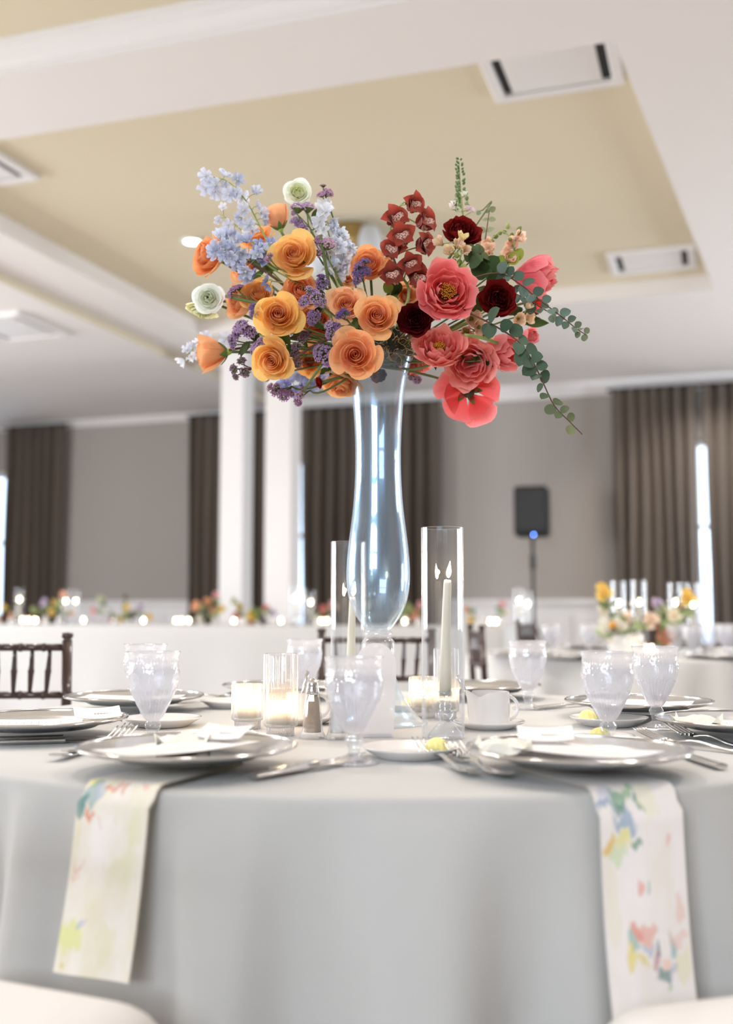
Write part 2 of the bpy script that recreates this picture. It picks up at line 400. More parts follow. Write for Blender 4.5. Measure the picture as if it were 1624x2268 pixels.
# back wall: built around three window openings
WIN = [(wall_u(-150), wall_u(34)), (wall_u(575), wall_u(900)), (wall_u(1440), wall_u(1660))]
WZ0, WZ1 = .55, 2.95
bw = struct(rbox('wall_back', M['wall'], LEFTU, RIGHTU, BACKV, BACKV + .2, WZ1, ROOMZ))
rbox('lower_wall', M['wall'], LEFTU, RIGHTU, BACKV, BACKV + .2, 0, WZ0, bw)
edges = [LEFTU] + [x for w in WIN for x in w] + [RIGHTU]
for k in range(0, len(edges), 2):
    rbox('wall_pier', M['wall'], edges[k], edges[k + 1], BACKV, BACKV + .2, WZ0, WZ1, bw)
for k, (a, b) in enumerate(WIN):
    f = bpy.data.objects.new('window_%d' % (k + 1), None); COL.objects.link(f); struct(f)
    for (x0, x1, z0, z1) in ((a, a + .07, WZ0, WZ1), (b - .07, b, WZ0, WZ1), (a, b, WZ0, WZ0 + .08), (a, b, WZ1 - .08, WZ1), ((a + b) / 2 - .025, (a + b) / 2 + .025, WZ0, WZ1), (a, b, 1.92, 1.97)):
        rbox('window_frame', M['trim'], x0, x1, BACKV + .05, BACKV + .12, z0, z1, f)
    rbox('pane', M['pane'], a, b, BACKV + .08, BACKV + .085, WZ0, WZ1, f)
struct(rbox('wall_left', M['wall'], LEFTU - .2, LEFTU, REARV, BACKV, 0, ROOMZ))
struct(rbox('wall_right', M['wall'], RIGHTU, RIGHTU + .2, REARV, BACKV, 0, ROOMZ))
struct(rbox('wall_rear', M['wall'], LEFTU, RIGHTU, REARV - .2, REARV, 0, ROOMZ))
k = 3
def room_window(cu, cv, alongu, hw=.8, zb=.8, zt=3.1, zm=1.96):
    global k; k += 1
    f = bpy.data.objects.new('window_%d' % k, None); COL.objects.link(f); struct(f)
    def b(name, mat, a0, a1, z0, z1, d0, d1):
        if alongu: rbox(name, mat, cu + a0, cu + a1, cv + d0, cv + d1, z0, z1, f)
        else:
            sgn = 1 if cu < 0 else -1
            lo, hi = sorted((cu + sgn * d0, cu + sgn * d1)); rbox(name, mat, lo, hi, cv + a0, cv + a1, z0, z1, f)
    b('pane', M['daypane'], -hw, hw, zb, zt, .005, .02)
    for (a0, a1, z0, z1) in ((-hw - .08, -hw, zb - .1, zt + .1), (hw, hw + .08, zb - .1, zt + .1), (-hw - .08, hw + .08, zb - .1, zb), (-hw - .08, hw + .08, zt, zt + .1), (-.03, .03, zb, zt), (-hw, hw, zm - .03, zm + .03)):
        b('window_frame', M['trim'], a0, a1, z0, z1, .0, .06)
for wu in REARWIN: room_window(wu, REARV, True, 1.45, 1.60, 3.40, 2.60)
for wv in RIGHTFILLWIN: room_window(RIGHTU, wv, False)  # frames and glowing panes of the added side windows
for wv in LEFTFILLWIN: room_window(LEFTU, wv, False)
# ceiling: a flat soffit with two sunken trays; polygons in room u, v
tray = [(-4.87, 5.06), (-.43, 5.06), (-.02, 9.42), (-4.87, 9.42)]
tray2 = [(-4.87, .4), (-.45, .4), (-.45, 4.43), (-4.87, 4.43)]
mb = MB()
def quad(pts, z): mb.add([R(u, v, z) for u, v in pts], [(0, 3, 2, 1)])
L0, R0, F0, B0 = LEFTU, RIGHTU, REARV, BACKV
quad([(L0, F0), (R0, F0), (R0, .4), (L0, .4)], ROOMZ)
quad([(L0, .4), (-4.87, .4), (-4.87, 4.43), (L0, 4.43)], ROOMZ); quad([(-.45, .4), (R0, .4), (R0, 4.43), (-.45, 4.43)], ROOMZ)
quad([(L0, 4.43), (R0, 4.43), (R0, 5.06), (L0, 5.06)], ROOMZ)
quad([(L0, 5.06), (-4.87, 5.06), (-4.87, 9.42), (L0, 9.42)], ROOMZ); quad([(-.43, 5.06), (R0, 5.06), (R0, 9.42), (-.02, 9.42)], ROOMZ)
quad([(L0, 9.42), (R0, 9.42), (R0, B0), (L0, B0)], ROOMZ)
mb.add([R(u, v, ROOMZ + .3) for u, v in ((L0, F0), (R0, F0), (R0, B0), (L0, B0))], [(0, 1, 2, 3)])
ceil = struct(mb.build('ceiling', M['ceiling'], smooth=False))
for poly, nm in ((tray, 'tray_panel'), (tray2, 'tray_panel')):
    mb = MB(); mb.add([R(u, v, PANELZ) for u, v in poly] + [R(u, v, PANELZ + .02) for u, v in poly], [(0, 3, 2, 1), (4, 5, 6, 7), (0, 1, 5, 4), (1, 2, 6, 5), (2, 3, 7, 6), (3, 0, 4, 7)])
    mb.build(nm, M['tan'], ceil, smooth=False)
def run(a, b, prof, inward):                   # a moulding profile (offset inwards, height) run from a to b
    mb = MB(); n = len(prof); vs = []
    for (u, v) in (a, b):
        for (o, z) in prof: vs.append(R(u + inward[0] * o, v + inward[1] * o, z))
    fs = [(i, i + 1, n + i + 1, n + i) for i in range(n - 1)]
    mb.add(vs, fs); return mb
crown = [(0, ROOMZ), (.012, ROOMZ), (.012, ROOMZ + .022), (.03, ROOMZ + .03), (.045, ROOMZ + .05), (.055, ROOMZ + .08), (.085, ROOMZ + .095), (.085, ROOMZ + .115), (.105, ROOMZ + .12), (.105, PANELZ)]
plainf = [(0, ROOMZ), (0, PANELZ)]
for poly, pr in ((tray2, crown), (tray, plainf)):
    for i in range(4):
        a, b = poly[i], poly[(i + 1) % 4]
        d = Vector((b[0] - a[0], b[1] - a[1])).normalized(); run(a, b, pr, (-d.y, d.x)).build('crown_moulding' if pr is crown else 'tray_side', M['trim'] if pr is crown else M['ceiling'], ceil, smooth=False)
# the lower soffit beyond the left end of the trays, its edge's shade painted in as a tan strip
struct(rbox('trim_1', M['ceiling'], LEFTU, -5.47, REARV, BACKV - .001, ROOMZ - .07, ROOMZ - .002))
struct(rbox('shade_strip', M['tan'], -5.469, -5.455, REARV, BACKV - .2, ROOMZ - .068, ROOMZ - .004))
# cornice along the back wall, chair rail and wainscot panels below it
cor = [(0, 3.53), (.02, 3.53), (.02, 3.56), (.05, 3.585), (.07, 3.62), (.10, 3.65), (.10, ROOMZ)]
mb = MB(); n = len(cor); vs = []
for u in (LEFTU, RIGHTU):
    for (o, z) in cor: vs.append(R(u, BACKV - o, z))
mb.add(vs, [(i, n + i, n + i + 1, i + 1) for i in range(n - 1)])
struct(mb.build('trim_3', M['trim'], smooth=False))
ws = struct(rbox('baseboard_back', M['trim'], LEFTU, RIGHTU, BACKV - .04, BACKV, 0, .18))
for (p0, p1) in ((-900, -160), (60, 560), (915, 1430), (1680, 2400)):
    u0, u1 = wall_u(p0), wall_u(p1)
    rbox('wainscot_panel', M['trim'], u0, u1, BACKV - .02, BACKV - .001, .18, 1.06, ws)
    rbox('chair_rail', M['trim'], u0, u1, BACKV - .05, BACKV - .001, 1.06, 1.12, ws, .01)
    nn = max(1, round((u1 - u0) / 1.1))
    for q in range(nn):
        a0 = u0 + (u1 - u0) * (q + .1) / nn; a1 = u0 + (u1 - u0) * (q + .9) / nn
        rbox('raised_panel', M['trim'], a0, a1, BACKV - .032, BACKV - .02, .3, .94, ws, .008)
# curtains
def curtain(px0, px1, label, seed, ztop=3.54, amp=.075, v=BACKV - .19, pitch=.16):
    u0, u1 = wall_u(px0), wall_u(px1); rnd = random.Random(seed); nf = max(2, round((u1 - u0) / pitch)); ph = rnd.random() * 6
    mod = [rnd.uniform(.6, 1.3) for _ in range(nf + 2)]
    def fn(a, b):
        x = a * nf; w = mod[int(x)] * amp * sin(2 * pi * x + ph + .5 * sin(b * 3 + x))
        z = .03 + (ztop - .03) * b
        return R(u0 + (u1 - u0) * a + .02 * sin(b * 5 + a * 9) * (1 - b), v + w * (1 - .35 * b), z)
    t = thing('curtain', label, 'curtain', (0, 0, 0), 0, 'taupe curtains on the back wall')
    MB().grid(fn, nf * 10, 10).build('drape', M['curtain'], t)
    mb = MB().tube([R(u0 - .05, v, ztop + .0), R(u1 + .05, v, ztop + .0)], .02, 8); mb.build('curtain_rail', M['black_metal'], t)
    return t
curtain(20, 150, 'taupe curtain at the far end beside the bright window slit', 1)
curtain(432, 652, 'dark taupe curtain hanging behind the two white columns', 2)
curtain(676, 984, 'wide dark taupe curtain behind the tall glass vase', 3)
curtain(1366, 1551, 'taupe curtain between the loudspeaker and the white window slit', 4, pitch=.14)
curtain(1571, 1760, 'taupe curtain beyond the white window slit, cut by the frame', 5, pitch=.15)
# columns
def column(px, d, label, w=.25):
    p = P(px, 1352, d); t = thing('column', label, 'column', (p.x, p.y, 0), -TH, 'white square columns')
    MB().box((0, 0, ROOMZ / 2), (w, w, ROOMZ - .004), None, .008).build('shaft', M['trim'], t, False)
    MB().box((0, 0, .1), (w + .05, w + .05, .2), None, .01).build('plinth', M['trim'], t, False)
    MB().box((0, 0, ROOMZ - .06), (w + .06, w + .06, .118), None, .01).build('capital', M['trim'], t, False)
column(521, 11.3, 'white square column, the one with the peach flowers at its left', .257)
column(625, 10.75, 'white square column nearer the glass vase, beside the dark curtain', .272)
# ceiling fittings
def vent(uc, vc, su, sv, label, z=PANELZ):
    t = thing('air_vent', label, 'vent', R(uc, vc, z), -TH, 'white ceiling air vents')
    fr = MB()
    for (c, s) in (((0, -sv / 2 + .03, -.02), (su, .06, .04)), ((0, sv / 2 - .03, -.02), (su, .06, .04)), ((-su / 2 + .03, 0, -.02), (.06, sv - .12, .04)), ((su / 2 - .03, 0, -.02), (.06, sv - .12, .04))):
        MB().box(c, s, None, .01).build('frame_bar', M['trim'], t, False)
    MB().box((0, 0, -.024), (su - .22, sv - .16, .018), None, .006).build('diffuser_plate', M['trim'], t, False)
    MB().box((0, 0, -.006), (su - .12, sv - .12, .008)).build('duct_slot', M['dark_slot'], t, False)
    return t
vent(-.785, 5.42, .70, .62, 'large square white ceiling vent at the near right corner of the tan tray')
vent(-.49, 8.84, .68, .56, 'white ceiling vent at the far right corner of the tan tray')
vent(-4.53, 5.54, .68, .62, 'white ceiling vent at the left end of the tan tray')
vent(-6.2, 8.3, .7, .8, 'grey-white vent on the lower soffit beyond the trays', ROOMZ - .07)
def downlight(u, v, label, z=PANELZ, power=60):
    t = thing('downlight', label, 'ceiling light', R(u, v, z), 0, 'recessed ceiling downlights')
    MB().lathe([(.085, 0), (.09, -.012), (.065, -.014), (.06, -.004)], 24).build('trim_ring', M['trim'], t)
    MB().lathe([(.0, -.008), (.062, -.008)], 24).build('lens', M['lamp'], t)
    l = bpy.data.lights.new('ceiling_spot', 'SPOT'); l.energy = power; l.spot_size = radians(130); l.spot_blend = .6; l.shadow_soft_size = .07; l.color = WARM
    o = bpy.data.objects.new('ceiling_spot', l); COL.objects.link(o); o.location = R(u, v, z - .03)
downlight(-3.83, 7.3, 'bright round recessed downlight above the deep orange rose')
def pendant():
    c = P(778, 500, 7.85); c.z = PANELZ
    t = thing('ceiling_lamp', 'brass ceiling lamp with white glass shade behind the flowers', 'ceiling light', c)
    MB().lathe([(.001, 0), (.14, 0), (.15, -.03), (.15, -.1), (.16, -.11), (.16, -.16), (.13, -.19), (.001, -.2)], 40).build('brass_canopy', M['metal_brass'], t)
    for k in range(5):
        a = 2 * pi * k / 5 + .25; e = Vector((cos(a), sin(a), 0)) * .26
        MB().tube([Vector((0, 0, -.12)) + e * .4, Vector((0, 0, -.10)) + e * .8, e + Vector((0, 0, -.08))], .012, 8).build('arm', M['metal_brass'], t)
        s = MB().lathe([(.02, .0), (.06, -.02), (.085, -.09), (.09, -.2), (.07, -.26)], 24).build('glass_shade', M['frosted'], t, loc=e + Vector((0, 0, -.06)))
pendant()
# loudspeaker on its stand
def speaker():
    p = P(1179, 1134, 12.0); t = thing('loudspeaker', 'black loudspeaker with a blue light on a pole before the back wall', 'speaker', (p.x, p.y, 0), -.25)
    z = p.z
    mb = MB().box((0, 0, z), (.37, .32, .56), None, .03); mb.build('cabinet', M['black_plastic'], t, False)
    MB().box((0, -.165, z + .02), (.32, .012, .46), None, .01).build('grille', M['black_metal'], t, False)
    MB().lathe([(.001, .004), (.008, .002), (.009, 0)], 12).build('status_light', M['led'], t, loc=(.03, -.17, z - .265)).rotation_euler = (pi / 2, 0, 0)
    return t, p, z
sp, spp, spz = speaker()
st = thing('speaker_stand', 'black tripod pole stand carrying the loudspeaker', 'stand', (spp.x, spp.y, 0))
MB().tube([(0, 0, .25), (0, 0, spz - .28)], .018, 12).build('pole', M['black_metal'], st)
MB().tube([(0, 0, 1.45), (0, 0, 1.60)], .030, 12).build('collar', M['black_metal'], st)
for k in range(3):
    a = 2 * pi * k / 3 + .4
    MB().tube([(0.0, 0.0, .85), (cos(a) * .5, sin(a) * .5, .01)], .013, 8).build('leg', M['black_metal'], st)

# ================================================================== THE ROUND TABLE
TZ = 0.75
TC = Vector((0.034, 2.345, 0)); TR = 0.914
tb = thing('round_table', 'round banquet table under the grey floor-length cloth', 'table', (TC.x, TC.y, 0))
MB().lathe([(.001, TZ - .03), (TR - .012, TZ - .03), (TR - .012, TZ - .006), (.001, TZ - .006)], 64).build('tabletop', M['mahogany'], tb)
for k in range(4):
    a = pi / 4 + k * pi / 2
    MB().tube([(cos(a) * .55, sin(a) * .55, 0), (cos(a) * .55, sin(a) * .55, TZ - .03)], .018, 8).build('leg', M['black_metal'], tb)
def cloth_mesh(rad, nfold, seed, nth=640, ztop=TZ, hem=.012, flatat=()):
    """A round cloth to the floor: flat top, soft edge, folds that open towards the hem."""
    rnd = random.Random(seed)
    ph = [rnd.random() * 2 * pi for _ in range(6)]; drop = ztop - hem
    rows = [(r * rad, 0, 0) for r in (0, .25, .5, .75, .9, .97)] + [(rad - .004, 0, 0)]
    for q in (.25, .5, .75, 1): rows.append((rad - .004 + .012 * sin(q * pi / 2), .012 * (1 - cos(q * pi / 2)), 0))
    for q in range(1, 27): rows.append((rad + .008, .012 + (drop - .012) * (q / 26) ** 1.15, (q / 26)))
    vs = []; n = nth
    for (r, dz, w) in rows:
        for i in range(n):
            a = 2 * pi * i / n
            x = a * nfold / (2 * pi) + .55 * sin(2 * a + ph[0]) + .35 * sin(5 * a + ph[1]) + .16 * w * sin(3 * a + ph[2])
            s = sin(2 * pi * x); f = .5 + .5 * s; f = 1 - (1 - f) ** 1.6
            am = (.74 + .26 * sin(3 * a + ph[3]) * sin(7 * a + ph[4]))
            dn = min([abs((a - g + pi) % (2 * pi) - pi) for g in flatat] + [9]); press = 1 - .85 * math.exp(-(dn / .12) ** 2)
            fl = (w ** .85 * (.010 + 0.185 * f ** 1.3 * am) + .004 * w * sin(31 * a + ph[5] + 6 * w) * am) * press
            rr = r + fl
            vs.append((rr * cos(a), rr * sin(a), ztop - dz + (.0012 * sin(7 * r * 6 + 3 * a) if w == 0 and dz == 0 and 0 < r < rad * .8 else 0)))
    fs = []
    for j in range(len(rows) - 1):
        for i in range(n):
            i2 = (i + 1) % n; fs.append((j * n + i, j * n + i2, (j + 1) * n + i2, (j + 1) * n + i))
    mb = MB(); mb.add(vs, fs); return mb
NAPDIR = [math.atan2(d - TC.y, (px - 812) / FPX * d - TC.x) for px, d in ((423, 1.66), (1272, 1.625))]
cl = cloth_mesh(TR, 25, 5, flatat=NAPDIR).build('tablecloth', M['cloth'], None, loc=(TC.x, TC.y, 0))
tag(cl, 'grey satin floor-length tablecloth on the near round table', 'tablecloth')

# ------------------------------------------------------------------ place settings
def charger_proto():
    t = thing('charger_plate', 'x', 'charger', (0, 0, TZ), 0, 'silver charger plates')
    prof = [(.001, .0075), (.098, .0075), (.104, .009), (.112, .0135), (.120, .0155), (.155, .0205), (.1625, .0225), (.165, .0215), (.164, .0195), (.150, .0155), (.118, .0105), (.105, .004), (.1, .0035), (.001, .0035)]
    MB().lathe(prof, 96, lambda a, j, z: (.0006 * sin(a * 48) if j in (5, 6, 7, 8) else 0)).build('plate', M['charger'], t)
    MB().lathe([(.1625 + .0032 * cos(q * pi / 4), .0222 + .0026 * sin(q * pi / 4)) for q in range(9)], 144, lambda a, j, z: .0007 * sin(a * 72)).build('beaded_rim', M['silver'], t)
    return t
def settle(px, r=None, d=None):
    x = (px - 812) / FPX * d; return Vector((x, d, 0))
CH = charger_proto(); used = []
CHPOS = [
    (settle(423, d=1.66), 'silver charger over the left hanging napkin at the near table edge'),
    (settle(1272, d=1.625), 'silver charger over the right hanging napkin at the near table edge'),
    (settle(97, d=2.08), 'silver charger cut by the left frame edge above two knives'),
    (settle(304, d=2.62), 'silver charger behind the pair of goblets, in front of the left chair'),
    (settle(1640, d=2.06), 'silver charger cut by the right frame edge above the crossed forks'),
    (settle(1408, d=2.475), 'silver charger behind the clearest goblet, towards the second table'),
    (settle(628, d=3.0), 'far silver charger behind the pepper shaker, before the middle chair'),
    (settle(1062, d=3.0), 'far silver charger behind the white creamer'),
]
for i, (p, lab) in enumerate(CHPOS):
    o = CH if i == 0 else dup(CH)
    o.location = (p.x, p.y, TZ + .016); o.rotation_euler = (0, 0, i * .7); o['label'] = lab
def outward(p): return (p - Vector((TC.x, TC.y, 0))).normalized()

# napkins: each lies under its charger and hangs over the cloth's edge
def napkin(name_i, p, ang_shift, width, hang, mat, label, skew=0.0, flare=0.0):
    o = outward(p); side = Vector((-o.y, o.x, 0))
    def path(s):                                # s metres from under the plate
        r0 = (p - TC).length - .06; edge = TR + .006
        flat = edge - r0
        if s < flat - .012: return r0 + s, TZ + .0045
        s2 = s - (flat - .012); arc = .022
        if s2 < arc * pi / 2: a = s2 / arc; return edge - .012 + arc * sin(a), TZ + .0045 - arc * (1 - cos(a))
        s3 = s2 - arc * pi / 2
        return edge + .010 + .012 + .085 * s3 + .10 * s3 * s3 / .4, TZ + .0045 - arc - s3 * .985
    total = (TR - (Vector((p.x, p.y, 0)) - TC).length) + .06 + hang
    def fn(layer):
        def f(a, b):
            r, z = path(b * total)
            hangw = max(0, min(1, (TZ - z) / .35))
            lat = (a - .5) * width * (1 + flare * hangw) + skew * max(0, TZ - z)
            r2 = r + .003 * sin(a * 5 + b * 7) * hangw + layer
            q = TC + o * r2 + side * (lat + ang_shift)
            return (q.x, q.y, z + (.0 if z < TZ - .03 else layer))
        return f
    t = thing('napkin', label, 'napkin', (0, 0, 0), 0, 'painted napkins'); se = total - hang
    for nm, ly in (('top_fold', .003), ('under_fold', 0)):
        mb = MB().grid(fn(ly), 14, 44); mb.uv = [(u, .25 + .75 * (v * total - se) / hang) for u, v in mb.uv]; mb.build(nm, mat, t)
    return t
g1 = (srgb(244, 236, 226), srgb(236, 226, 202))
napL = napkin_mat('watercolour_napkin_left', [
    (.74, .58, .22, .07, srgb(234, 230, 200), .8), (.86, .42, .12, .09, srgb(230, 228, 190), .8), (.5, .48, .3, .1, srgb(248, 240, 236), .8),
    (.13, .33, .13, .045, srgb(140, 172, 176), .95), (.06, .365, .07, .03, srgb(62, 128, 128), .9), (.22, .30, .10, .035, srgb(186, 190, 204), .9), (.12, .27, .08, .03, srgb(112, 160, 108), .9), (.05, .26, .05, .03, srgb(236, 222, 120), .8),
    (.18, .40, .06, .022, srgb(226, 104, 84), .9), (.42, .285, .06, .022, srgb(226, 130, 110), .8), (.32, .27, .05, .02, srgb(228, 104, 84), .85), (.55, .275, .05, .018, srgb(228, 140, 118), .7), (.8, .26, .06, .02, srgb(232, 160, 140), .6), (.35, .42, .06, .018, srgb(236, 170, 150), .5),
    (.12, .585, .08, .016, srgb(234, 160, 140), .6), (.10, .62, .06, .014, srgb(234, 170, 150), .5), (.15, .86, .18, .07, srgb(224, 226, 130), .9), (.27, .815, .08, .014, srgb(176, 184, 210), .8), (.62, .86, .16, .07, srgb(234, 226, 190), .7), (.10, .96, .05, .01, srgb(210, 190, 60), .8)], g1)
napR = napkin_mat('watercolour_napkin_right', [
    (.15, .30, .12, .05, srgb(196, 196, 214), .8), (.28, .30, .10, .035, srgb(112, 166, 122), .95), (.42, .275, .08, .025, srgb(136, 186, 118), .9), (.5, .315, .06, .022, srgb(50, 124, 96), .95), (.28, .335, .08, .02, srgb(62, 120, 108), .9), (.3, .375, .14, .03, srgb(130, 160, 190), .95), (.1, .33, .12, .014, srgb(120, 146, 180), .8),
    (.09, .435, .09, .03, srgb(230, 182, 40), .95), (.27, .43, .1, .03, srgb(232, 222, 110), .9), (.42, .43, .07, .016, srgb(60, 130, 84), .9), (.18, .475, .12, .025, srgb(206, 222, 170), .85), (.62, .3, .12, .06, srgb(240, 232, 196), .7), (.8, .43, .03, .02, srgb(236, 160, 140), .7),
    (.44, .575, .045, .03, srgb(232, 140, 120), .8), (.53, .565, .025, .03, srgb(140, 176, 176), .9), (.9, .65, .06, .04, srgb(236, 180, 160), .6),
    (.45, .70, .16, .025, srgb(234, 164, 148), .9), (.35, .695, .06, .02, srgb(228, 130, 116), .7), (.30, .735, .06, .03, srgb(130, 182, 172), .9), (.45, .735, .1, .014, srgb(172, 186, 214), .9), (.27, .785, .07, .035, srgb(236, 214, 70), .9), (.4, .785, .07, .02, srgb(226, 206, 90), .85), (.55, .79, .06, .03, srgb(186, 130, 140), .9), (.6, .765, .035, .025, srgb(70, 92, 110), .9), (.68, .80, .05, .025, srgb(244, 200, 180), .9), (.78, .765, .06, .04, srgb(126, 176, 176), .9), (.84, .74, .12, .03, srgb(240, 196, 180), .7), (.64, .835, .09, .022, srgb(58, 120, 116), .95), (.76, .83, .05, .016, srgb(190, 190, 206), .9), (.7, .865, .04, .012, srgb(150, 190, 120), .8),
    (.88, .83, .1, .05, srgb(236, 228, 176), .7), (.1, .62, .08, .12, srgb(240, 230, 204), .7), (.68, .945, .06, .035, srgb(240, 196, 176), .7), (.06, .97, .06, .02, srgb(226, 212, 120), .8)], (srgb(246, 238, 234), srgb(242, 232, 222)))
plainnap = napkin_mat('watercolour_napkin_folded', [(.5, .5, .3, .1, srgb(228, 226, 186), .6)], g1)
napkin(0, CHPOS[0][0], .010, .116, .248, napL, 'pale watercolour napkin with blue-green dabs hanging under the left charger', skew=-.03, flare=.03)
napkin(1, CHPOS[1][0], -.010, .128, .305, napR, 'floral napkin with green, yellow and coral blooms hanging under the right charger', skew=-.045, flare=.0)

# menu card, wrapped favour and name card on the visible chargers
def card(name, p, rz, w, h, z, label, lines, title=None, curl=.004, cat='menu card', group='menu cards on the chargers'):
    t = thing(name, label, cat, (p.x, p.y, z), rz, group)
    f = lambda a, b: ((a - .5) * w, (b - .5) * h, curl * ((2 * b - 1) ** 2 + .4 * (2 * a - 1) ** 2))
    MB().grid(f, 4, 10).grid(lambda a, b: (f(a, b)[0], f(a, b)[1], f(a, b)[2] - .0008), 4, 10).build('sheet', M['paper'], t)
    mb = MB()
    rnd = random.Random(int(p.x * 1000))
    for (y, wl) in lines:
        zz = curl * (2 * y / h) ** 2 + .0005
        x = -wl / 2
        while x < wl / 2:
            l = rnd.uniform(.004, .011); mb.add([(x, y - .0008, zz), (x + l, y - .0008, zz), (x + l, y + .0008, zz), (x, y + .0008, zz)], [(0, 1, 2, 3)]); x += l + .003
    if lines: stuff(mb.build('printed_lines', M['ink'], t, False))
    if title:
        cu = bpy.data.curves.new('title', 'FONT'); cu.body = title; cu.size = .020; cu.align_x = 'CENTER'; cu.materials.append(M['ink']); cu.shear = .3
        o = bpy.data.objects.new('title', cu); me = bpy.data.meshes.new_from_object(o); bpy.data.objects.remove(o)
        put('title', me, t, (0, h * .36, curl * .55 + .0007))
    return t
def favour(p, rz, label, s=1.0):
    t = thing('wrapped_favour', label, 'favour', (p.x, p.y, TZ + .0255), rz, 'tissue-wrapped favours on the chargers')
    rnd = random.Random(int(abs(p.x) * 777)); pts = {}
    def f(a, b):
        x = (a - .5) * .085 * s; y = (b - .5) * .06 * s
        e = max(abs(2 * a - 1), abs(2 * b - 1)); z = .019 * s * max(0, 1 - e ** 3)
        key = (round(a, 3), round(b, 3)); 
        if key not in pts: pts[key] = rnd.uniform(-.0035, .0035)
        corner = abs(2 * a - 1) * abs(2 * b - 1)
        return (x + pts[key], y + pts[key] * .7, z + abs(pts[key]) * 1.6 + (.020 * s * corner ** 3 if e > .95 else 0))
    MB().grid(f, 8, 7).build('tissue_wrap', M['tissue'], t, False)
    return t
def name_card(p, rz, label):
    t = thing('name_card', label, 'name card', (p.x, p.y, TZ + .044), rz, 'small name cards on the favours')
    MB().grid(lambda a, b: ((a - .5) * .085, (b - .5) * .042, .005 + .016 * (b - .5) + .004 * (2 * a - 1) ** 2), 6, 3).grid(lambda a, b: ((a - .5) * .085, (b - .5) * .042, .0043 + .016 * (b - .5) + .004 * (2 * a - 1) ** 2), 6, 3).build('sheet', M['paper'], t)
    mb = MB(); rnd = random.Random(3)
    for k in range(7):
        x = -.006 + k * .0055; mb.add([(x, -.004, .0052), (x + .0035, -.004, .0052), (x + .0035, .004 - rnd.random() * .003, .0056), (x, .004 - rnd.random() * .003, .0056)], [(0, 1, 2, 3)])
    stuff(mb.build('handwriting', M['ink'], t, False))
    return t
LN = [(.085 - k * .013, .05 if k % 3 else .03) for k in range(4, 14)]
card('menu_card', CHPOS[0][0] + Vector((-.012, -.018, 0)), -.75, .105, .235, TZ + .034, 'white menu card lying across the left front charger', LN, 'Menu')
card('menu_card', CHPOS[1][0] + Vector((-.005, -.005, 0)), .80, .105, .235, TZ + .034, 'white menu card lying across the right front charger', LN, 'Menu')
card('menu_card', CHPOS[2][0] + Vector((.02, -.05, 0)), -1.30, .105, .235, TZ + .033, 'white menu card on the charger at the left frame edge', LN)
card('menu_card', CHPOS[4][0] + Vector((-.03, -.05, 0)), 1.25, .105, .235, TZ + .033, 'white menu card on the charger at the right frame edge', LN)
card('menu_card', CHPOS[5][0] + Vector((-.01, -.03, 0)), 1.2, .105, .235, TZ + .033, 'white menu card on the charger behind the clearest goblet', [])
card('menu_card', CHPOS[3][0] + Vector((-.0, -.03, 0)), 1.5, .105, .235, TZ + .033, 'white menu card on the charger behind the pair of goblets', [])
favour(CHPOS[0][0] + Vector((-.02, .07, 0)), .3, 'cream tissue favour under the name card on the left front charger')
name_card(CHPOS[0][0] + Vector((.045, .065, 0)), -.45, 'small white name card tilted on the left front charger')
favour(CHPOS[1][0] + Vector((-.105, .035, 0)), -.2, 'cream tissue favour at the near end of the right front charger')
name_card(CHPOS[1][0] + Vector((-.035, .075, 0)), -.10, 'small white name card tilted on the right front charger')
favour(CHPOS[2][0] + Vector((.115, .0, 0)), .5, 'crumpled cream tissue favour on the charger at the left frame edge', .95)
name_card(CHPOS[2][0] + Vector((.118, -.035, 0)), .35, 'small white name card leaning on the crumpled favour at left')
favour(CHPOS[4][0] + Vector((-.10, -.03, 0)), -.35, 'cream tissue favour on the charger at the right frame edge')

# ------------------------------------------------------------------ bread plates and butter
BP = thing('bread_plate', 'x', 'plate', (0, 0, TZ), 0, 'white bread plates')
MB().lathe([(.001, .006), (.048, .006), (.055, .008), (.079, .0185), (.081, .0195), (.0815, .0185), (.079, .016), (.058, .003), (.052, .0), (.001, 0)], 64).build('plate', M['porcelain'], BP)
BPP = [((366, 2.29), 'white bread plate behind the left goblet with no butter showing'), ((474, 1.985), 'white bread plate behind the left front charger'), ((908, 1.805), 'white bread plate under the two front forks, in front of the hurricane'),
       ((1297, 1.96), 'white bread plate behind the right front charger'), ((1342, 2.30), 'white bread plate between the two right goblets'), ((520, 2.72), 'far white bread plate half hidden behind the short votive')]
for i, ((px, d), lab) in enumerate(BPP):
    o = BP if i == 0 else dup(BP)
    p = settle(px, d=d); o.location = (p.x, p.y, TZ); o['label'] = lab
BU = thing('butter_rosette', 'x', 'butter', (0, 0, 0), 0, 'pale yellow butter rosettes')
MB().lathe([(.001, 0), (.013, 0), (.017, .004), (.0185, .010), (.0165, .017), (.011, .022), (.004, .025), (.001, .0255)], 40, lambda a, j, z: .0011 * sin(a * 10) if 0 < j < 7 else 0).build('butter', M['butter'], BU)
for i, (px, d, lab) in enumerate([(492, 2.0, 'yellow butter rosette behind the name card on the left'), (966, 1.81, 'yellow butter rosette just above the two front forks'), (1322, 1.965, 'yellow butter rosette behind the stem of the right front goblet'), (1296, 2.31, 'yellow butter rosette on the plate between the right goblets'), (905, 2.62, 'far yellow butter rosette beside the back votive')]):
    o = BU if i == 0 else dup(BU)
    p = settle(px, d=d); o.location = (p.x, p.y, TZ + (.0065 if i < 4 else .0065)); o['label'] = lab
o = dup(BP); p = settle(905, d=2.64); o.location = (p.x, p.y, TZ); o['label'] = 'far white bread plate behind the foot of the glass vase'

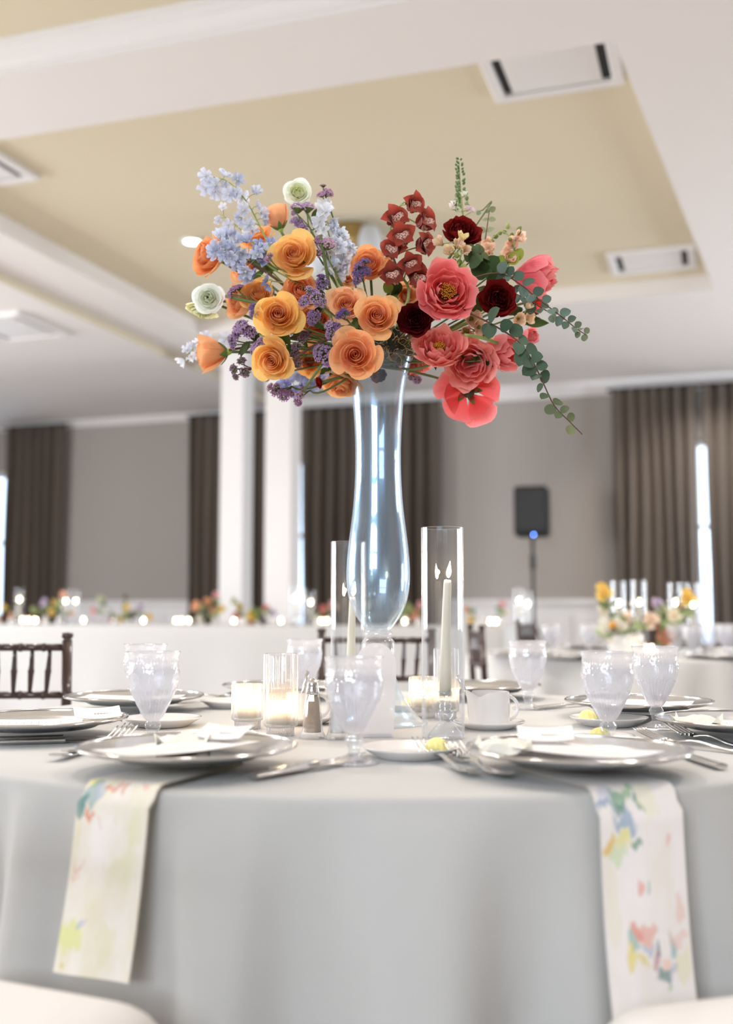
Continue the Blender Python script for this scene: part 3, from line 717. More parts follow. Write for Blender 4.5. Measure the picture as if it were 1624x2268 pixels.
# ------------------------------------------------------------------ cutlery
def knife_proto():
    t = thing('table_knife', 'x', 'knife', (0, 0, 0), 0, 'silver table knives')
    def h(a, b):
        w = .0068 + .0022 * (1 - b) ** 2 + .0012 * sin(b * pi); ang = 2 * pi * a
        return (w * cos(ang) * (1 + .05 * sin(6 * ang)), -.115 + .105 * b, .0052 + .0042 * sin(ang))
    MB().grid(h, 16, 12, True).add([h(i / 16, 0) for i in range(16)], [tuple(range(15, -1, -1))]).add([h(i / 16, 1) for i in range(16)], [tuple(range(16))]).build('handle', M['silver'], t)
    def bl(s):
        def f(a, b):
            w = .0105 * min(1, .55 + b * 3) * (1 - max(0, b - .8) ** 2 * 22); return (-.004 + a * w * 1.3, -.012 + .135 * b, .0045 + s * .0011 * (1 - a))
        return f
    MB().grid(bl(1), 4, 14).grid(bl(-1), 4, 14).build('blade', M['silver'], t)
    return t
def fork_proto():
    t = thing('table_fork', 'x', 'fork', (0, 0, 0), 0, 'silver table forks')
    def zc(y): return .0035 + .007 * math.exp(-((y - .012) / .03) ** 2) + .019 * (max(0, y - .040) / .065) ** 1.35 + .004 * max(0, (-y - .07) / .03)
    def h(a, b):
        y = -.105 + .14 * b; w = .0042 + .0062 * max(0, 1 - b * 1.6) ** .8 + .004 * max(0, b - .82) * 6; ang = 2 * pi * a
        return (w * cos(ang), y, zc(y) + .0020 * sin(ang))
    MB().grid(h, 12, 18, True).add([h(i / 12, 0) for i in range(12)], [tuple(range(11, -1, -1))]).build('handle', M['silver'], t)
    MB().grid(lambda a, b: ((a - .5) * (.013 + .012 * min(1, b * 1.8)), .034 + .026 * b, zc(.034 + .026 * b) + .0014 - .002 * (1 - (2 * a - 1) ** 2)), 8, 6).grid(lambda a, b: ((a - .5) * (.013 + .012 * min(1, b * 1.8)), .034 + .026 * b, zc(.034 + .026 * b) - .0008 - .002 * (1 - (2 * a - 1) ** 2)), 8, 6).build('fork_head', M['silver'], t)
    for k in range(4):
        x = (k - 1.5) * .0072
        MB().tube([(x, .058 + q * .009, zc(.058 + q * .009) + .0003) for q in range(6)], [.0017, .0017, .0016, .0015, .0013, .0008], 6).build('tine', M['silver'], t)
    return t
KN, FK = knife_proto(), fork_proto(); first = {'k': True, 'f': True}
def cut(kind, tail, head, label, z=TZ + .0012):
    """Lay a knife or fork on the cloth from its handle end towards its tip (image points on the table)."""
    a, b = T(*tail, TZ), T(*head, TZ); dr = b - a; pr = KN if kind == 'k' else FK
    o = pr if first[kind] else dup(pr); first[kind] = False
    ln = .115 if kind == 'k' else .105
    c = a + dr.normalized() * ln * 1.2 if kind == 'k' else (a + b) / 2
    o.scale = (1.1,) * 3 if kind == 'k' else (1.28,) * 3
    o.location = (c.x, c.y, z); o.rotation_euler = (0, 0, math.atan2(dr.y, dr.x) - pi / 2); o['label'] = label
cut('f', (1062, 1729), (922, 1668), 'outer silver fork lying left of the right front charger')
cut('f', (1138, 1738), (985, 1670), 'inner silver fork whose handle points under the right front charger', TZ + .0014)
cut('k', (548, 1733), (760, 1694), 'outer silver knife at the right of the left front charger')
cut('k', (585, 1722), (775, 1683), 'inner silver knife at the right of the left front charger')
cut('f', (106, 1693), (290, 1640), 'outer silver fork tucked under the left front charger')
cut('f', (128, 1686), (310, 1632), 'inner silver fork tucked under the left front charger', TZ + .0015)
cut('k', (-20, 1653), (262, 1645), 'outer silver knife below the charger at the left frame edge')
cut('k', (-20, 1645), (262, 1637), 'inner silver knife below the charger at the left frame edge')
cut('k', (1608, 1710), (1440, 1658), 'silver knife with its handle at the right of the right front charger')
cut('f', (1680, 1676), (1440, 1650), 'lower of the crossed silver forks at the right frame edge')
cut('f', (1690, 1668), (1490, 1634), 'upper of the crossed silver forks at the right frame edge', TZ + .0015)
cut('k', (1605, 1588), (1470, 1590), 'silver knife handle lying behind the charger at the right frame edge')
cut('k', (1590, 1614), (1450, 1583), 'silver knife slanting behind the clearest goblet')
cut('k', (1180, 1575), (1320, 1560), 'far silver knife between the right goblets and the back charger')
cut('f', (395, 1555), (500, 1549), 'far silver fork left of the short votive', TZ + .0012)
cut('f', (420, 1562), (520, 1556), 'second far silver fork left of the short votive', TZ + .0012)
cut('f', (1600, 1600), (1500, 1612), 'silver fork lying beside the charger behind the clearest goblet', TZ + .0012)

# ------------------------------------------------------------------ goblets
def goblet_proto():
    t = thing('goblet', 'x', 'goblet', (0, 0, TZ), 0, 'pressed glass goblets')
    H0, H1 = .045, .166; rows = 72
    def rad(z):
        pts = [(.045, .0115), (.052, .0165), (.062, .0222), (.075, .0290), (.090, .0360), (.104, .0412), (.117, .0442), (.129, .0454), (.139, .0444), (.149, .0432), (.158, .0440), (.163, .0462), (.166, .0468)]
        for (z0, r0), (z1, r1) in zip(pts, pts[1:]):
            if z <= z1: q = (z - z0) / (z1 - z0); q = q * q * (3 - 2 * q) * .4 + q * .6; return r0 + (r1 - r0) * q
        return pts[-1][1]
    prof = [(rad(H0 + (H1 - H0) * q / rows), H0 + (H1 - H0) * q / rows) for q in range(rows + 1)]
    def relief0(a, j, z):
        if z < .099: return .0006 * sin(a * 36) * min(1, (z - .045) / .01) + (.0013 * max(0, sin(a * 18)) ** 2 * max(0, 1 - abs(z - .0965) / .0028))
        if z < .136:
            n = 6; aa = (a * n / (2 * pi)) % 1.0 - .5; x = aa * 2 * pi / n * rad(z); y = z - .1175; d = sqrt(x * x + y * y)
            ang = math.atan2(y, x)
            v = 0
            if d < .0155:
                v += .0007 * max(0, 1 - abs(d - .0135) / .0012) + .0007 * max(0, 1 - abs(d - .0155) / .0012)
                v += .0006 * max(0, sin(ang * 18)) * max(0, 1 - abs(d - .0085) / .0035) + .0008 * max(0, 1 - d / .0025)
            elif d < .020: v += .0007 * max(0, 1 - abs(d - .0178) / .0010)
            v += .0006 * max(0, sin(abs(aa) * 60)) * max(0, (abs(aa) - .42) / .08)
            return v
        if z < .1415: return .0008 * max(0, sin(a * 42)) * max(0, 1 - abs(z - .1388) / .002)
        if z < .155: return .00055 * sin(a * 48) * max(0, 1 - abs(z - .150) / .005)
        return .0005 * max(0, sin(a * 52)) * max(0, 1 - abs(z - .1605) / .002)
    relief = lambda a, j, z: 2.1 * relief0(a, j, z)
    MB().lathe(prof, 192, relief).build('bowl', M['goblet'], t)
    MB().lathe([(.0462 + .0014 * cos(q * pi / 4), .166 + .0012 * sin(q * pi / 4)) for q in range(9)], 64).build('rim', M['crystal'], t)
    MB().lathe([(.0015, .016), (.0100, .0145), (.0086, .019), (.0098, .026), (.0130, .032), (.0146, .036), (.0132, .040), (.0104, .043), (.0115, .047)], 32, lambda a, j, z: .0007 * cos(a * 8)).build('stem', M['crystal'], t)
    MB().lathe([(.0005, .0008), (.0375, .0008), (.0385, .0025), (.036, .005), (.028, .0075), (.020, .0105), (.013, .0135), (.0100, .0155)], 96, lambda a, j, z: (.0012 * max(0, sin(a * 24)) if 1 <= j <= 4 else .0005 * sin(a * 12))).build('foot', M['crystal'], t)
    MB().lathe([(.0004, .140), (.0418, .140), (.0420, .1385), (.0415, .118), (.0385, .104), (.0335, .090), (.0265, .075), (.0195, .062), (.0005, .0500)], 48).build('water', M['water'], t)
    return t
GB = goblet_proto()
GP = [(785, 1.735, 'large blurred goblet in front of the arched white card'), (345, 1.955, 'front goblet of the overlapping pair at the left'), (326, 2.39, 'back goblet of the overlapping pair at the left'), (676, 2.82, 'goblet behind the tall ribbed votive'),
      (1166, 2.665, 'goblet behind the white creamer, before the second table'), (1446, 2.235, 'clearest goblet at the right, behind the front one'), (1340, 1.945, 'front goblet at the right behind the right front charger')]
for i, (px, d, lab) in enumerate(GP):
    o = GB if i == 0 else dup(GB)
    p = settle(px, d=d); o.location = (p.x, p.y, TZ); o.rotation_euler = (0, 0, i * 1.1 + .3); o['label'] = lab

# ------------------------------------------------------------------ candles
def flame_mesh(s=1.0):
    return MB().lathe([(.0005, 0), (.0030 * s, .003 * s), (.0045 * s, .008 * s), (.0042 * s, .014 * s), (.0026 * s, .021 * s), (.0010 * s, .028 * s), (.0002, .032 * s)], 12).mesh('flame', M['flame'])
FLAME = flame_mesh()
def candle_light(p, e, r=.005):
    l = bpy.data.lights.new('candle_light', 'POINT'); l.energy = e; l.color = (1.0, .68, .36); l.shadow_soft_size = r
    o = bpy.data.objects.new('candle_light', l); COL.objects.link(o); o.location = p
def votive(px, d, rad, h, label, light=.35):
    p = settle(px, d=d); t = thing('votive_holder', label, 'candle holder', (p.x, p.y, TZ), 0, 'ribbed glass votive holders')
    n = 30; rib = lambda a, j, z: .0019 * abs(sin(a * n / 2)) 
    zb = .017
    MB().lathe([(.0008, zb), (rad * .80, zb), (rad * .97, zb + .003), (rad, zb + .008), (rad, h - .002), (rad - .001, h)], n * 4, rib).lathe([(rad - .0042, h), (rad - .0046, h - .003), (rad - .0046, zb + .007), (.0008, zb + .005)], 48).build('ribbed_wall', M['ribbed'], t)
    MB().lathe([(rad - .001, h), (rad - .002, h + .0012), (rad - .0042, h)], 64).build('rim', M['crystal'], t)
    MB().lathe([(rad * .80, zb + .002), (rad * .78, .010), (rad * .80, .001), (rad * .70, .0005), (rad * .68, zb - .001)], n * 4, rib).build('base_ring', M['ribbed'], t)
    c = thing('tealight', 'lit white tealight inside the ' + label, 'candle', (p.x, p.y, TZ + zb + .0055), 0, 'tealights in the ribbed votives')
    MB().lathe([(.0005, 0), (.0195, 0), (.0195, .021), (.0175, .0225), (.0005, .0215)], 32).build('wax', M['wax'], c)
    MB().tube([(0, 0, .021), (0, 0, .028)], .0007, 5).build('wick', M['wick'], c)
    put('flame', FLAME, c, (0, 0, .026), scale=.55)
    candle_light((p.x, p.y, TZ + zb + .042), light * .75)
votive(552, 2.23, .0315, .090, 'short ribbed glass votive left of the tall one', .5)
votive(624, 2.115, .0320, .156, 'tall ribbed glass votive beside the pepper shaker', .5)
votive(937, 2.47, .0315, .090, 'short ribbed glass votive behind the front hurricane', .35)
votive(987, 2.42, .0265, .156, 'tall narrow ribbed votive behind the front taper candle', .3)
def hurricane(px, d, label, rad=.0405, h=.397, z=TZ, name='hurricane_glass', grp='glass hurricane cylinders', mat='clear'):
    p = settle(px, d=d); t = thing(name, label, 'hurricane', (p.x, p.y, z), 0, grp)
    MB().lathe([(rad, .001), (rad, h)], 64).lathe([(rad - .0022, h), (rad - .0022, .001)], 64).build('cylinder', M[mat], t)
    MB().lathe([(rad, h), (rad - .0004, h + .0008), (rad - .0018, h + .0008), (rad - .0022, h)], 64).build('rim', M['crystal'], t)
    return p
def holder(p, label, z=TZ, grp='glass candle holders'):
    t = thing('candle_holder', label, 'candle holder', (p.x, p.y, z), 0, grp)
    MB().lathe([(.0008, .001), (.0330, .001), (.0340, .004), (.0300, .011), (.0230, .019), (.0150, .027), (.0110, .032), (.0105, .036), (.0160, .043), (.0150, .049), (.0095, .054), (.0130, .061), (.0085, .067), (.0100, .072), (.0145, .080), (.0155, .087), (.0150, .0875), (.0125, .081), (.0008, .079)], 48, lambda a, j, zz: .0006 * cos(12 * a) if j < 6 else 0).build('glass_body', M['crystal'], t)
def taper(p, z0, z1, lean, label, light=.6, grp='ivory taper candles', r0=.0108, r1=.0078, fl=1.0):
    t = thing('taper_candle', label, 'candle', (p.x, p.y, z0), 0, grp); h = z1 - z0
    pts = [(lean[0] * q * q, lean[1] * q * q, h * q) for q in (0, .25, .5, .75, .97, 1.0)]
    MB().tube(pts, [r0, r0 * .96 + r1 * .04, (r0 + r1) / 2, r1 * 1.06, r1, r1 * .8], 20).build('wax', M['wax'], t)
    e = Vector(pts[-1])
    MB().tube([e, e + Vector((.0006, 0, .007)), e + Vector((.002, 0, .010))], .0008, 5).build('wick', M['wick'], t)
    f = put('flame', FLAME, t, e + Vector((.001, 0, .004)), (0, .12, 0), scale=fl)
    if light: candle_light((p.x + e.x, p.y + e.y, z0 + h + .018), light)
p = hurricane(980, 2.07, 'tall clear hurricane cylinder in front, right of the vase')
q = p + Vector((.004, 0, 0))
holder(q, 'turned glass candle holder standing in the front hurricane')
taper(q, TZ + .0795, TZ + .298, (.006, 0, 0), 'ivory taper candle burning in the front hurricane', .7)
p = hurricane(772, 2.5, 'tall clear hurricane cylinder half hidden behind the vase')
q = p + Vector((.006, 0, 0))
holder(q, 'turned glass candle holder in the hurricane behind the vase')
taper(q, TZ + .0795, TZ + .27, (.004, 0, 0), 'ivory taper candle burning in the hurricane behind the vase', .5)

# ------------------------------------------------------------------ shakers, card, creamer and sugar cup
def shaker(px, d, fill, label):
    p = settle(px, d=d); t = thing('shaker', label, 'shaker', (p.x, p.y, TZ), .25)
    def prism(prof, n=8): return MB().lathe(prof, n)
    MB().lathe([(.0005, .001), (.0250, .001), (.0260, .004), (.0225, .010), (.0195, .020), (.0150, .070), (.0125, .083)], 8).build('glass_body', M['crystal'], t, False)
    MB().lathe([(.0005, .012), (.0165, .012), (.0160, .020), (.0120, .070), (.0105, .081), (.0005, .081)], 16).build('pepper_fill' if fill == 'pepper' else 'salt_fill', M[fill], t)
    MB().lathe([(.0128, .082), (.0132, .084), (.0128, .092), (.0110, .096), (.0112, .098), (.0108, .103), (.0085, .108), (.0045, .111), (.0020, .1135), (.0005, .114)], 24).build('metal_cap', M['chrome'], t)
shaker(694, 2.07, 'pepper', 'glass pepper shaker with a silver cap beside the tall votive')
shaker(751, 2.06, 'salt', 'glass salt shaker half hidden behind the large blurred goblet')
def arch_card():
    p = settle(832, d=2.09); t = thing('table_card', 'arched frosted white card standing behind the large goblet', 'table card', (p.x, p.y, TZ), .12)
    w, h, th = .040, .178, .0025; outl = [(-w * .86, 0), (w * .86, 0)]
    outl += [(w * 1.0, .13)] + [(w * cos(a), .135 + .043 * sin(a)) for a in [pi * k / 18 for k in range(1, 18)]] + [(-w, .13)]
    n = len(outl); mb = MB()
    mb.add([(x, -th / 2, z) for x, z in outl] + [(x, th / 2, z) for x, z in outl], [tuple(range(n)), tuple(range(2 * n - 1, n - 1, -1))] + [(i, n + i, n + (i + 1) % n, (i + 1) % n) for i in range(n)])
    mb.build('arched_sheet', M['acrylic'], t, False)
    MB().box((0, .012, .003), (.06, .03, .006), None, .001).build('slotted_foot', M['crystal'], t, False)
arch_card()
SAU = thing('saucer', 'x', 'saucer', (0, 0, TZ), 0, 'white saucers')
MB().lathe([(.001, .005), (.040, .005), (.046, .007), (.070, .0165), (.0725, .0175), (.073, .0165), (.070, .013), (.046, .002), (.042, 0), (.001, 0)], 56).build('plate', M['porcelain'], SAU)
def cup(p, label, name, cat, spout=True, r=.043, h=.070):
    t = thing(name, label, cat, (p.x, p.y, TZ + .0055), .35)
    def f(rr, top):
        def g(a, b):
            ang = 2 * pi * a; dx = abs(((ang - pi * 1.0 + pi) % (2 * pi)) - pi)
            z = h * b; k = max(0, 1 - dx / .55) if spout else 0
            dip = max(0, 1 - abs(dx - .62) / .5) if spout else 0
            rad = rr * (.96 + .04 * sin(b * pi)) + .012 * k * b ** 3
            return (rad * cos(ang), rad * sin(ang), z + (.004 * k - .010 * dip) * b ** 4)
        return g
    MB().grid(f(r, 0), 56, 14, True).grid(f(r - .003, 0), 56, 14, True).lathe([(.001, .001), (r * .95, .001)], 56).build('body', M['porcelain'], t)
    pts = [Vector((r * .97 * 1 + .024 * sin(a), 0, h * .5 + .024 * cos(a) * -1)) for a in [pi * k / 10 for k in range(11)]]
    MB().tube(pts, .0038, 8).build('handle', M['porcelain'], t)
p = settle(1080, d=2.235); o = SAU; o.location = (p.x, p.y, TZ); o['label'] = 'white saucer under the creamer jug'
cup(p, 'white porcelain creamer jug with a pouring lip on its saucer', 'creamer_jug', 'jug')
q = settle(672, d=2.33); o = dup(SAU); o.location = (q.x, q.y, TZ); o['label'] = 'white saucer mostly hidden behind the tall votive'
cup(q, 'white sugar cup mostly hidden behind the tall votive', 'sugar_cup', 'cup', False, .036, .062)
def spoon(base, tip, label, wide=.0045):
    t = thing('teaspoon', label, 'spoon', base, 0, 'teaspoons standing in cups'); b = Vector(tip) - Vector(base)
    n = b.orthogonal().normalized()
    MB().tube([Vector((0, 0, 0)), b * .35, b * .7, b], [.0022, .0022, .0034, wide], 10).build('handle', M['silver'], t)
    MB().lathe([(.0003, -.006), (.008, -.004), (.0105, 0), (.010, .006), (.004, .013), (.0004, .016)], 16).build('spoon_bowl', M['silver'], t)
spoon(q + Vector((-.012, .0, TZ + .016)), P(682, 1486, 2.33), 'silver teaspoon handle leaning out of the hidden sugar cup')
spoon(p + Vector((-.015, .01, TZ + .016)), P(1014, 1497, 2.22), 'pale silver spoon handle leaning out of the creamer jug', .0042)

# ------------------------------------------------------------------ the glass vase
VX = Vector((settle(838, d=2.335).x, 2.335, TZ))
vs = thing('glass_vase', 'tall clear glass vase with a bulbous body carrying the flowers', 'vase', VX)
def sm(prof, k=4):                              # refine a profile with a Catmull-Rom curve
    out = []; P_ = [prof[0]] + list(prof) + [prof[-1]]
    for i in range(1, len(P_) - 2):
        for q in range(k):
            t = q / k; r = []
            for c in (0, 1):
                a, b, c_, d = P_[i - 1][c], P_[i][c], P_[i + 1][c], P_[i + 2][c]
                r.append(.5 * (2 * b + (c_ - a) * t + (2 * a - 5 * b + 4 * c_ - d) * t * t + (3 * b - a - 3 * c_ + d) * t ** 3))
            out.append((max(.0005, r[0]), r[1]))
    out.append(prof[-1]); return out
body = [(.001, .194), (.022, .196), (.034, .208), (.050, .232), (.062, .262), (.068, .300), (.0675, .345), (.062, .40), (.0545, .46), (.0505, .52), (.0495, .58), (.0515, .64), (.056, .70), (.063, .745), (.071, .775), (.0745, .787)]
MB().lathe(sm(body), 96).build('body', M['vase'], vs)
inner = [(.0005, .205), (.018, .207), (.030, .218), (.046, .241), (.058, .269), (.0645, .302), (.0642, .345), (.0588, .40), (.0515, .46), (.0475, .52), (.0465, .58), (.0485, .64), (.053, .70), (.060, .745), (.069, .777), (.0728, .787)]
MB().lathe(sm(inner), 96).build('inner_wall', M['vase_inner'], vs)
MB().lathe([(.0738 + .0016 * cos(k * pi / 4), .787 + .0016 * sin(k * pi / 4)) for k in range(9)], 80).build('rim', M['crystal'], vs)
MB().lathe(sm([(.022, .197), (.0285, .194), (.030, .189), (.028, .184), (.026, .182)]), 64).build('collar', M['crystal'], vs)
MB().lathe(sm([(.026, .183), (.034, .175), (.037, .160), (.0345, .142), (.028, .128), (.027, .120)]), 64).build('knob', M['crystal'], vs)
MB().lathe(sm([(.027, .121), (.0305, .112), (.038, .097), (.049, .068), (.066, .038), (.087, .014), (.103, .004), (.105, .001)]), 96).build('flared_foot', M['vase'], vs)

# ================================================================== CHAIRS
def chair_proto():
    t = thing('dining_chair', 'x', 'chair', (0, 0, 0), 0, 'dark wooden chairs with white cushions')
    def bamboo(a, b, r, nk): 
        a, b = Vector(a), Vector(b); pts = []; rr = []
        for k in range(nk + 1):
            c = a.lerp(b, k / nk)
            if 0 < k < nk:
                d = (b - a).normalized()
                pts += [c - d * .006, c - d * .003, c + d * .003, c + d * .006]; rr += [r, r * 1.22, r * 1.22, r]
            else: pts.append(c); rr.append(r)
        return MB().tube(pts, rr, 12)
    W2 = .195
    for sx in (-1, 1):
        mb = bamboo((sx * W2, -.19, 0), (sx * W2, -.235, .905), .0145, 6)
        mb.lathe([(.0145, .905), (.011, .909), (.0165, .914), (.0180, .920), (.0150, .926), (.001, .928)], 16)
        for i in range(len(mb.v) - 6 * 16, len(mb.v)): mb.v[i] = (mb.v[i][0] + sx * W2, mb.v[i][1] - .235, mb.v[i][2])
        mb.build('back_post', M['mahogany'], t)
        bamboo((sx * (W2 + .005), .19, 0), (sx * W2, .18, .44), .0140, 3).build('leg', M['mahogany'], t)
        bamboo((sx * W2, -.195, .22), (sx * W2, .183, .22), .008, 3).build('stretcher', M['mahogany'], t)
    yb = lambda z: -.19 - .045 * z / .905
    for z in (.885, .750, .60): bamboo((-W2, yb(z), z), (W2, yb(z), z), .0105, 6).build('back_rail', M['mahogany'], t)
    for k in range(7):
        x = (k - 3) * .0475; lean = (k - 3) * .0016
        a, b = Vector((x - lean, yb(.75), .75)), Vector((x + lean, yb(.885), .885))
        MB().tube([a, a.lerp(b, .2), a.lerp(b, .45), a.lerp(b, .5), a.lerp(b, .55), a.lerp(b, .8), b], [.005, .0068, .0085, .0098, .0085, .0068, .005], 10).build('spindle', M['mahogany'], t)
    MB().box((0, -.005, .435), (.40, .39, .03), None, .008).build('seat_frame', M['mahogany'], t, False)
    for s in (-1, 1): bamboo((-W2, s * .186, .18), (W2, s * .186, .18), .008, 3).build('stretcher', M['mahogany'], t)
    def cu(a, b):
        x = (a - .5) * 2; y = (b - .5) * 2; k = max(abs(x) ** 5, abs(y) ** 5)
        sx = x * .195 * (1 - .07 * y * y * 0); return (sx * (1 - .10 * (abs(y) ** 8)), y * .19 * (1 - .10 * abs(x) ** 8), .452 + .086 * max(0, 1 - abs(x) ** 9) ** .5 * max(0, 1 - abs(y) ** 9) ** .5)
    MB().grid(cu, 20, 20).box((0, 0, .4515), (.36, .35, .003)).build('seat_cushion', M['cushion'], t)
    return t
CHAIR = chair_proto()
def put_chair(o, x, y, face, label):            # face: the direction (radians from +Y, clockwise) a sitter would look
    o.location = (x, y, 0); o.rotation_euler = (0, 0, -face); o['label'] = label
o1 = outward(CHPOS[0][0]); q = TC + o1 * (1.03 + .19); put_chair(CHAIR, q.x, q.y, math.atan2(-o1.x, -o1.y), 'near chair whose white cushion shows at the bottom left corner')
o2 = outward(CHPOS[1][0]); q = TC + o2 * (1.045 + .19); put_chair(dup(CHAIR), q.x, q.y, math.atan2(-o2.x, -o2.y) + .08, 'near chair whose white cushion shows at the bottom right corner')
p = settle(134, d=3.1); put_chair(dup(CHAIR), p.x - .19, p.y + .235, radians(-4), 'dark wooden chair at the left with its turned post and spindles showing')
p = settle(713, d=3.86); put_chair(dup(CHAIR), p.x + .195, p.y - .235, radians(180), 'dark wooden chair across the table behind the glass vase')

# ================================================================== THE FLOWERS
VTOP = Vector((VX.x, VX.y, TZ + .80))           # the vase's mouth, where every stem goes in
def petal_grid(fn, nu=8, nv=7):
    return MB().grid(fn, nu, nv).mesh('petal', None)
def rose_petals(N, seed, openness=1.0, tight=False):
    rnd = random.Random(seed); out = []
    for k in range(N):
        q = k / (N - 1)
        rho = (.05 + .88 * q ** 1.15) * (openness if q > .3 else 1)
        h = .44 - .20 * q ** 1.8 + .10 * sin(pi * min(1, q * 1.4)) + rnd.uniform(-.03, .03)
        if tight: h = .62 - .10 * q; rho *= .84
        phi = k * 2.39996 + rnd.uniform(-.25, .25); w = 1.75 - 1.05 * q ** .7
        c = max(0, (q - .48) / .52) * (.35 if tight else 1) * rnd.uniform(.5, 1.15)
        p1, p2, pk = rnd.random() * 6, rnd.random() * 6, rnd.uniform(.05, .16) * (c + .15)
        z0 = -.50
        def fn(a, b, q=q, rho=rho, h=h, phi=phi, w=w, c=c, p1=p1, p2=p2, pk=pk):
            s = 2 * a - 1; t = b
            t2 = t * (1 - (.13 + .08 * c) * abs(s) ** 3.2)
            wid = w * (.42 + .58 * sin(min(1, t / .62) * pi / 2)) * (1 - .22 * max(0, t - .75) / .25 * c)
            ang = phi + s * wid
            r = rho * (min(1, t2 / .45) ** .62 if q < .35 else sin(min(1, t2 * 1.05) * pi / 2) ** .82)
            r *= 1 + .16 * s * (1 - .6 * q)          # spiral overlap
            z = z0 + (h - z0) * (t2 ** (1.0 if q < .35 else 1.12))
            u = max(0, t2 - .70) / .30
            r += .20 * c * u * u; z -= .24 * c * u * u
            z += pk * max(0, 1 - abs(s) * 1.6) * u                      # the pointed tip
            r += .020 * (c + .15) * sin(2.6 * s + p1) * t2; z += .022 * (c + .15) * sin(3.0 * s + p2) * t2
            return (r * cos(ang), r * sin(ang), z)
        me = petal_grid(fn); me.materials.append(M['petal']); out.append((me, q))
    return out
def cup_petals(N, seed, mat, rmin, rmax, hin, hout, wid, ruffle=.03, z0=-.5, pw=1.3, curl=.12, notch=.0, sweep=0.0, res=(8, 7), layers=1.0):
    rnd = random.Random(seed); out = []
    for k in range(N):
        q = k / max(1, N - 1); rho = rmin + (rmax - rmin) * q ** layers; h = hin + (hout - hin) * q + rnd.uniform(-.05, .05)
        phi = k * 2.39996 + rnd.uniform(-.3, .3); w = wid * rnd.uniform(.85, 1.15) * (1.25 - .35 * q)
        p1, p2, p3 = (rnd.random() * 6 for _ in range(3)); cu = curl * rnd.uniform(.3, 1.5)
        def fn(a, b, q=q, rho=rho, h=h, phi=phi, w=w, p1=p1, p2=p2, p3=p3, cu=cu):
            s = 2 * a - 1
            t = b * (1 - .24 * abs(s) ** 2.6) * (1 - notch * (.5 + .5 * cos(s * 7 + p3)) * (b ** 3))
            wd = w * (.30 + .70 * sin(min(1, b / .6) * pi / 2))
            ang = phi + s * wd
            r = rho * sin(min(1, t) * pi / 2) ** .85; z = z0 + (h - z0) * t ** pw
            u = max(0, t - .6) / .4
            r -= cu * u * u * (1 if q < .7 else -.8) + sweep * rho * u * u
            r += ruffle * sin(5 * s + p1) * t * t; z += ruffle * sin(6 * s + p2) * t * t
            return (r * cos(ang), r * sin(ang), z)
        me = petal_grid(fn, *res); me.materials.append(mat); out.append((me, q))
    return out
ROSE = [rose_petals(25, 11), rose_petals(24, 23, 1.05), rose_petals(24, 37, .97)]
ROSEBUD = rose_petals(20, 51, .9, True)
PEONY = [cup_petals(26, 61, M['peony'], .34, 1.02, .30, .02, .62, .035, notch=.10, pw=1.6, layers=.8), cup_petals(26, 71, M['peony'], .30, 1.0, .34, .06, .58, .045, notch=.12, pw=1.5, layers=.8)]
PEONYCUP = cup_petals(16, 83, M['peony'], .34, .74, .80, .50, .66, .02, z0=-.72, pw=1.15, curl=.16, notch=.06, sweep=.18)
PEONYWIDE = cup_petals(9, 97, M['peony'], .80, 1.08, .12, -.10, .58, .03, z0=-.42, pw=1.1, curl=.10, notch=.03)
PEONYFULL = cup_petals(34, 103, M['peony'], .12, .98, .55, .05, .50, .06, notch=.16, pw=1.25, layers=.9)
BURG = cup_petals(40, 113, M['dark_petal'], .06, .96, .42, -.02, .70, .05, notch=.10, pw=1.1, curl=.10, layers=.85)
RANUN = cup_petals(38, 127, M['white_petal'], .05, .96, .34, -.08, .80, .018, pw=1.0, curl=.13, notch=.02, layers=.9)
def lerp3(a, b, t): return tuple(a[i] + (b[i] - a[i]) * t for i in range(3))
def facing_q(face, spin):
    d = Vector((face[0], -face[2], face[1])).normalized()
    return d.to_track_quat('Z', 'Y') @ Quaternion((0, 0, 1), spin)
def bez(a, b, c, n=8): return [a * (1 - t) ** 2 + b * 2 * t * (1 - t) + c * t * t for t in [i / n for i in range(n + 1)]]
def stem_into_vase(t, q, head, axis, scale, rad=.0032, mat='stem', back=.5):
    """The stalk from under the flower head back to the vase's mouth (built in the thing's own axes)."""
    inv = q.inverted(); st0 = head - axis * back * scale * .96
    rnd = random.Random(int(head.x * 9999)); end = VTOP + Vector((rnd.uniform(-.035, .035), rnd.uniform(-.035, .035), -.02))
    mid = st0 - axis * .06 + (end - st0) * .25
    pts = [inv @ (p - head) / scale for p in bez(st0, mid, end, 9)]
    MB().tube(pts, rad / scale, 6).build('stem', M[mat], t)
LEAFLET = {}
def sepals(t, n=5, z=-.52, L=.42, col=srgb(110, 134, 66)):
    if 'sepal' not in LEAFLET:
        def f(a, b):
            s = 2 * a - 1; w = .11 * sin(pi * min(1, b * .9 + .08)) ; return (s * w, b * L, -.03 + .28 * b * b + .05 * s * s)
        me = MB().grid(f, 4, 5).mesh('sepal', M['leaf']); LEAFLET['sepal'] = me
        LEAFLET['cal'] = MB().lathe([(.0005, -.16), (.05, -.14), (.10, -.06), (.13, .02), (.11, .06)], 14).mesh('calyx', M['greeneye'])
    put('calyx', LEAFLET['cal'], t, (0, 0, z))
    for k in range(n): put('sepal', LEAFLET['sepal'], t, (0, 0, z + .02), (0, 0, k * 2 * pi / n + .3), color=col)
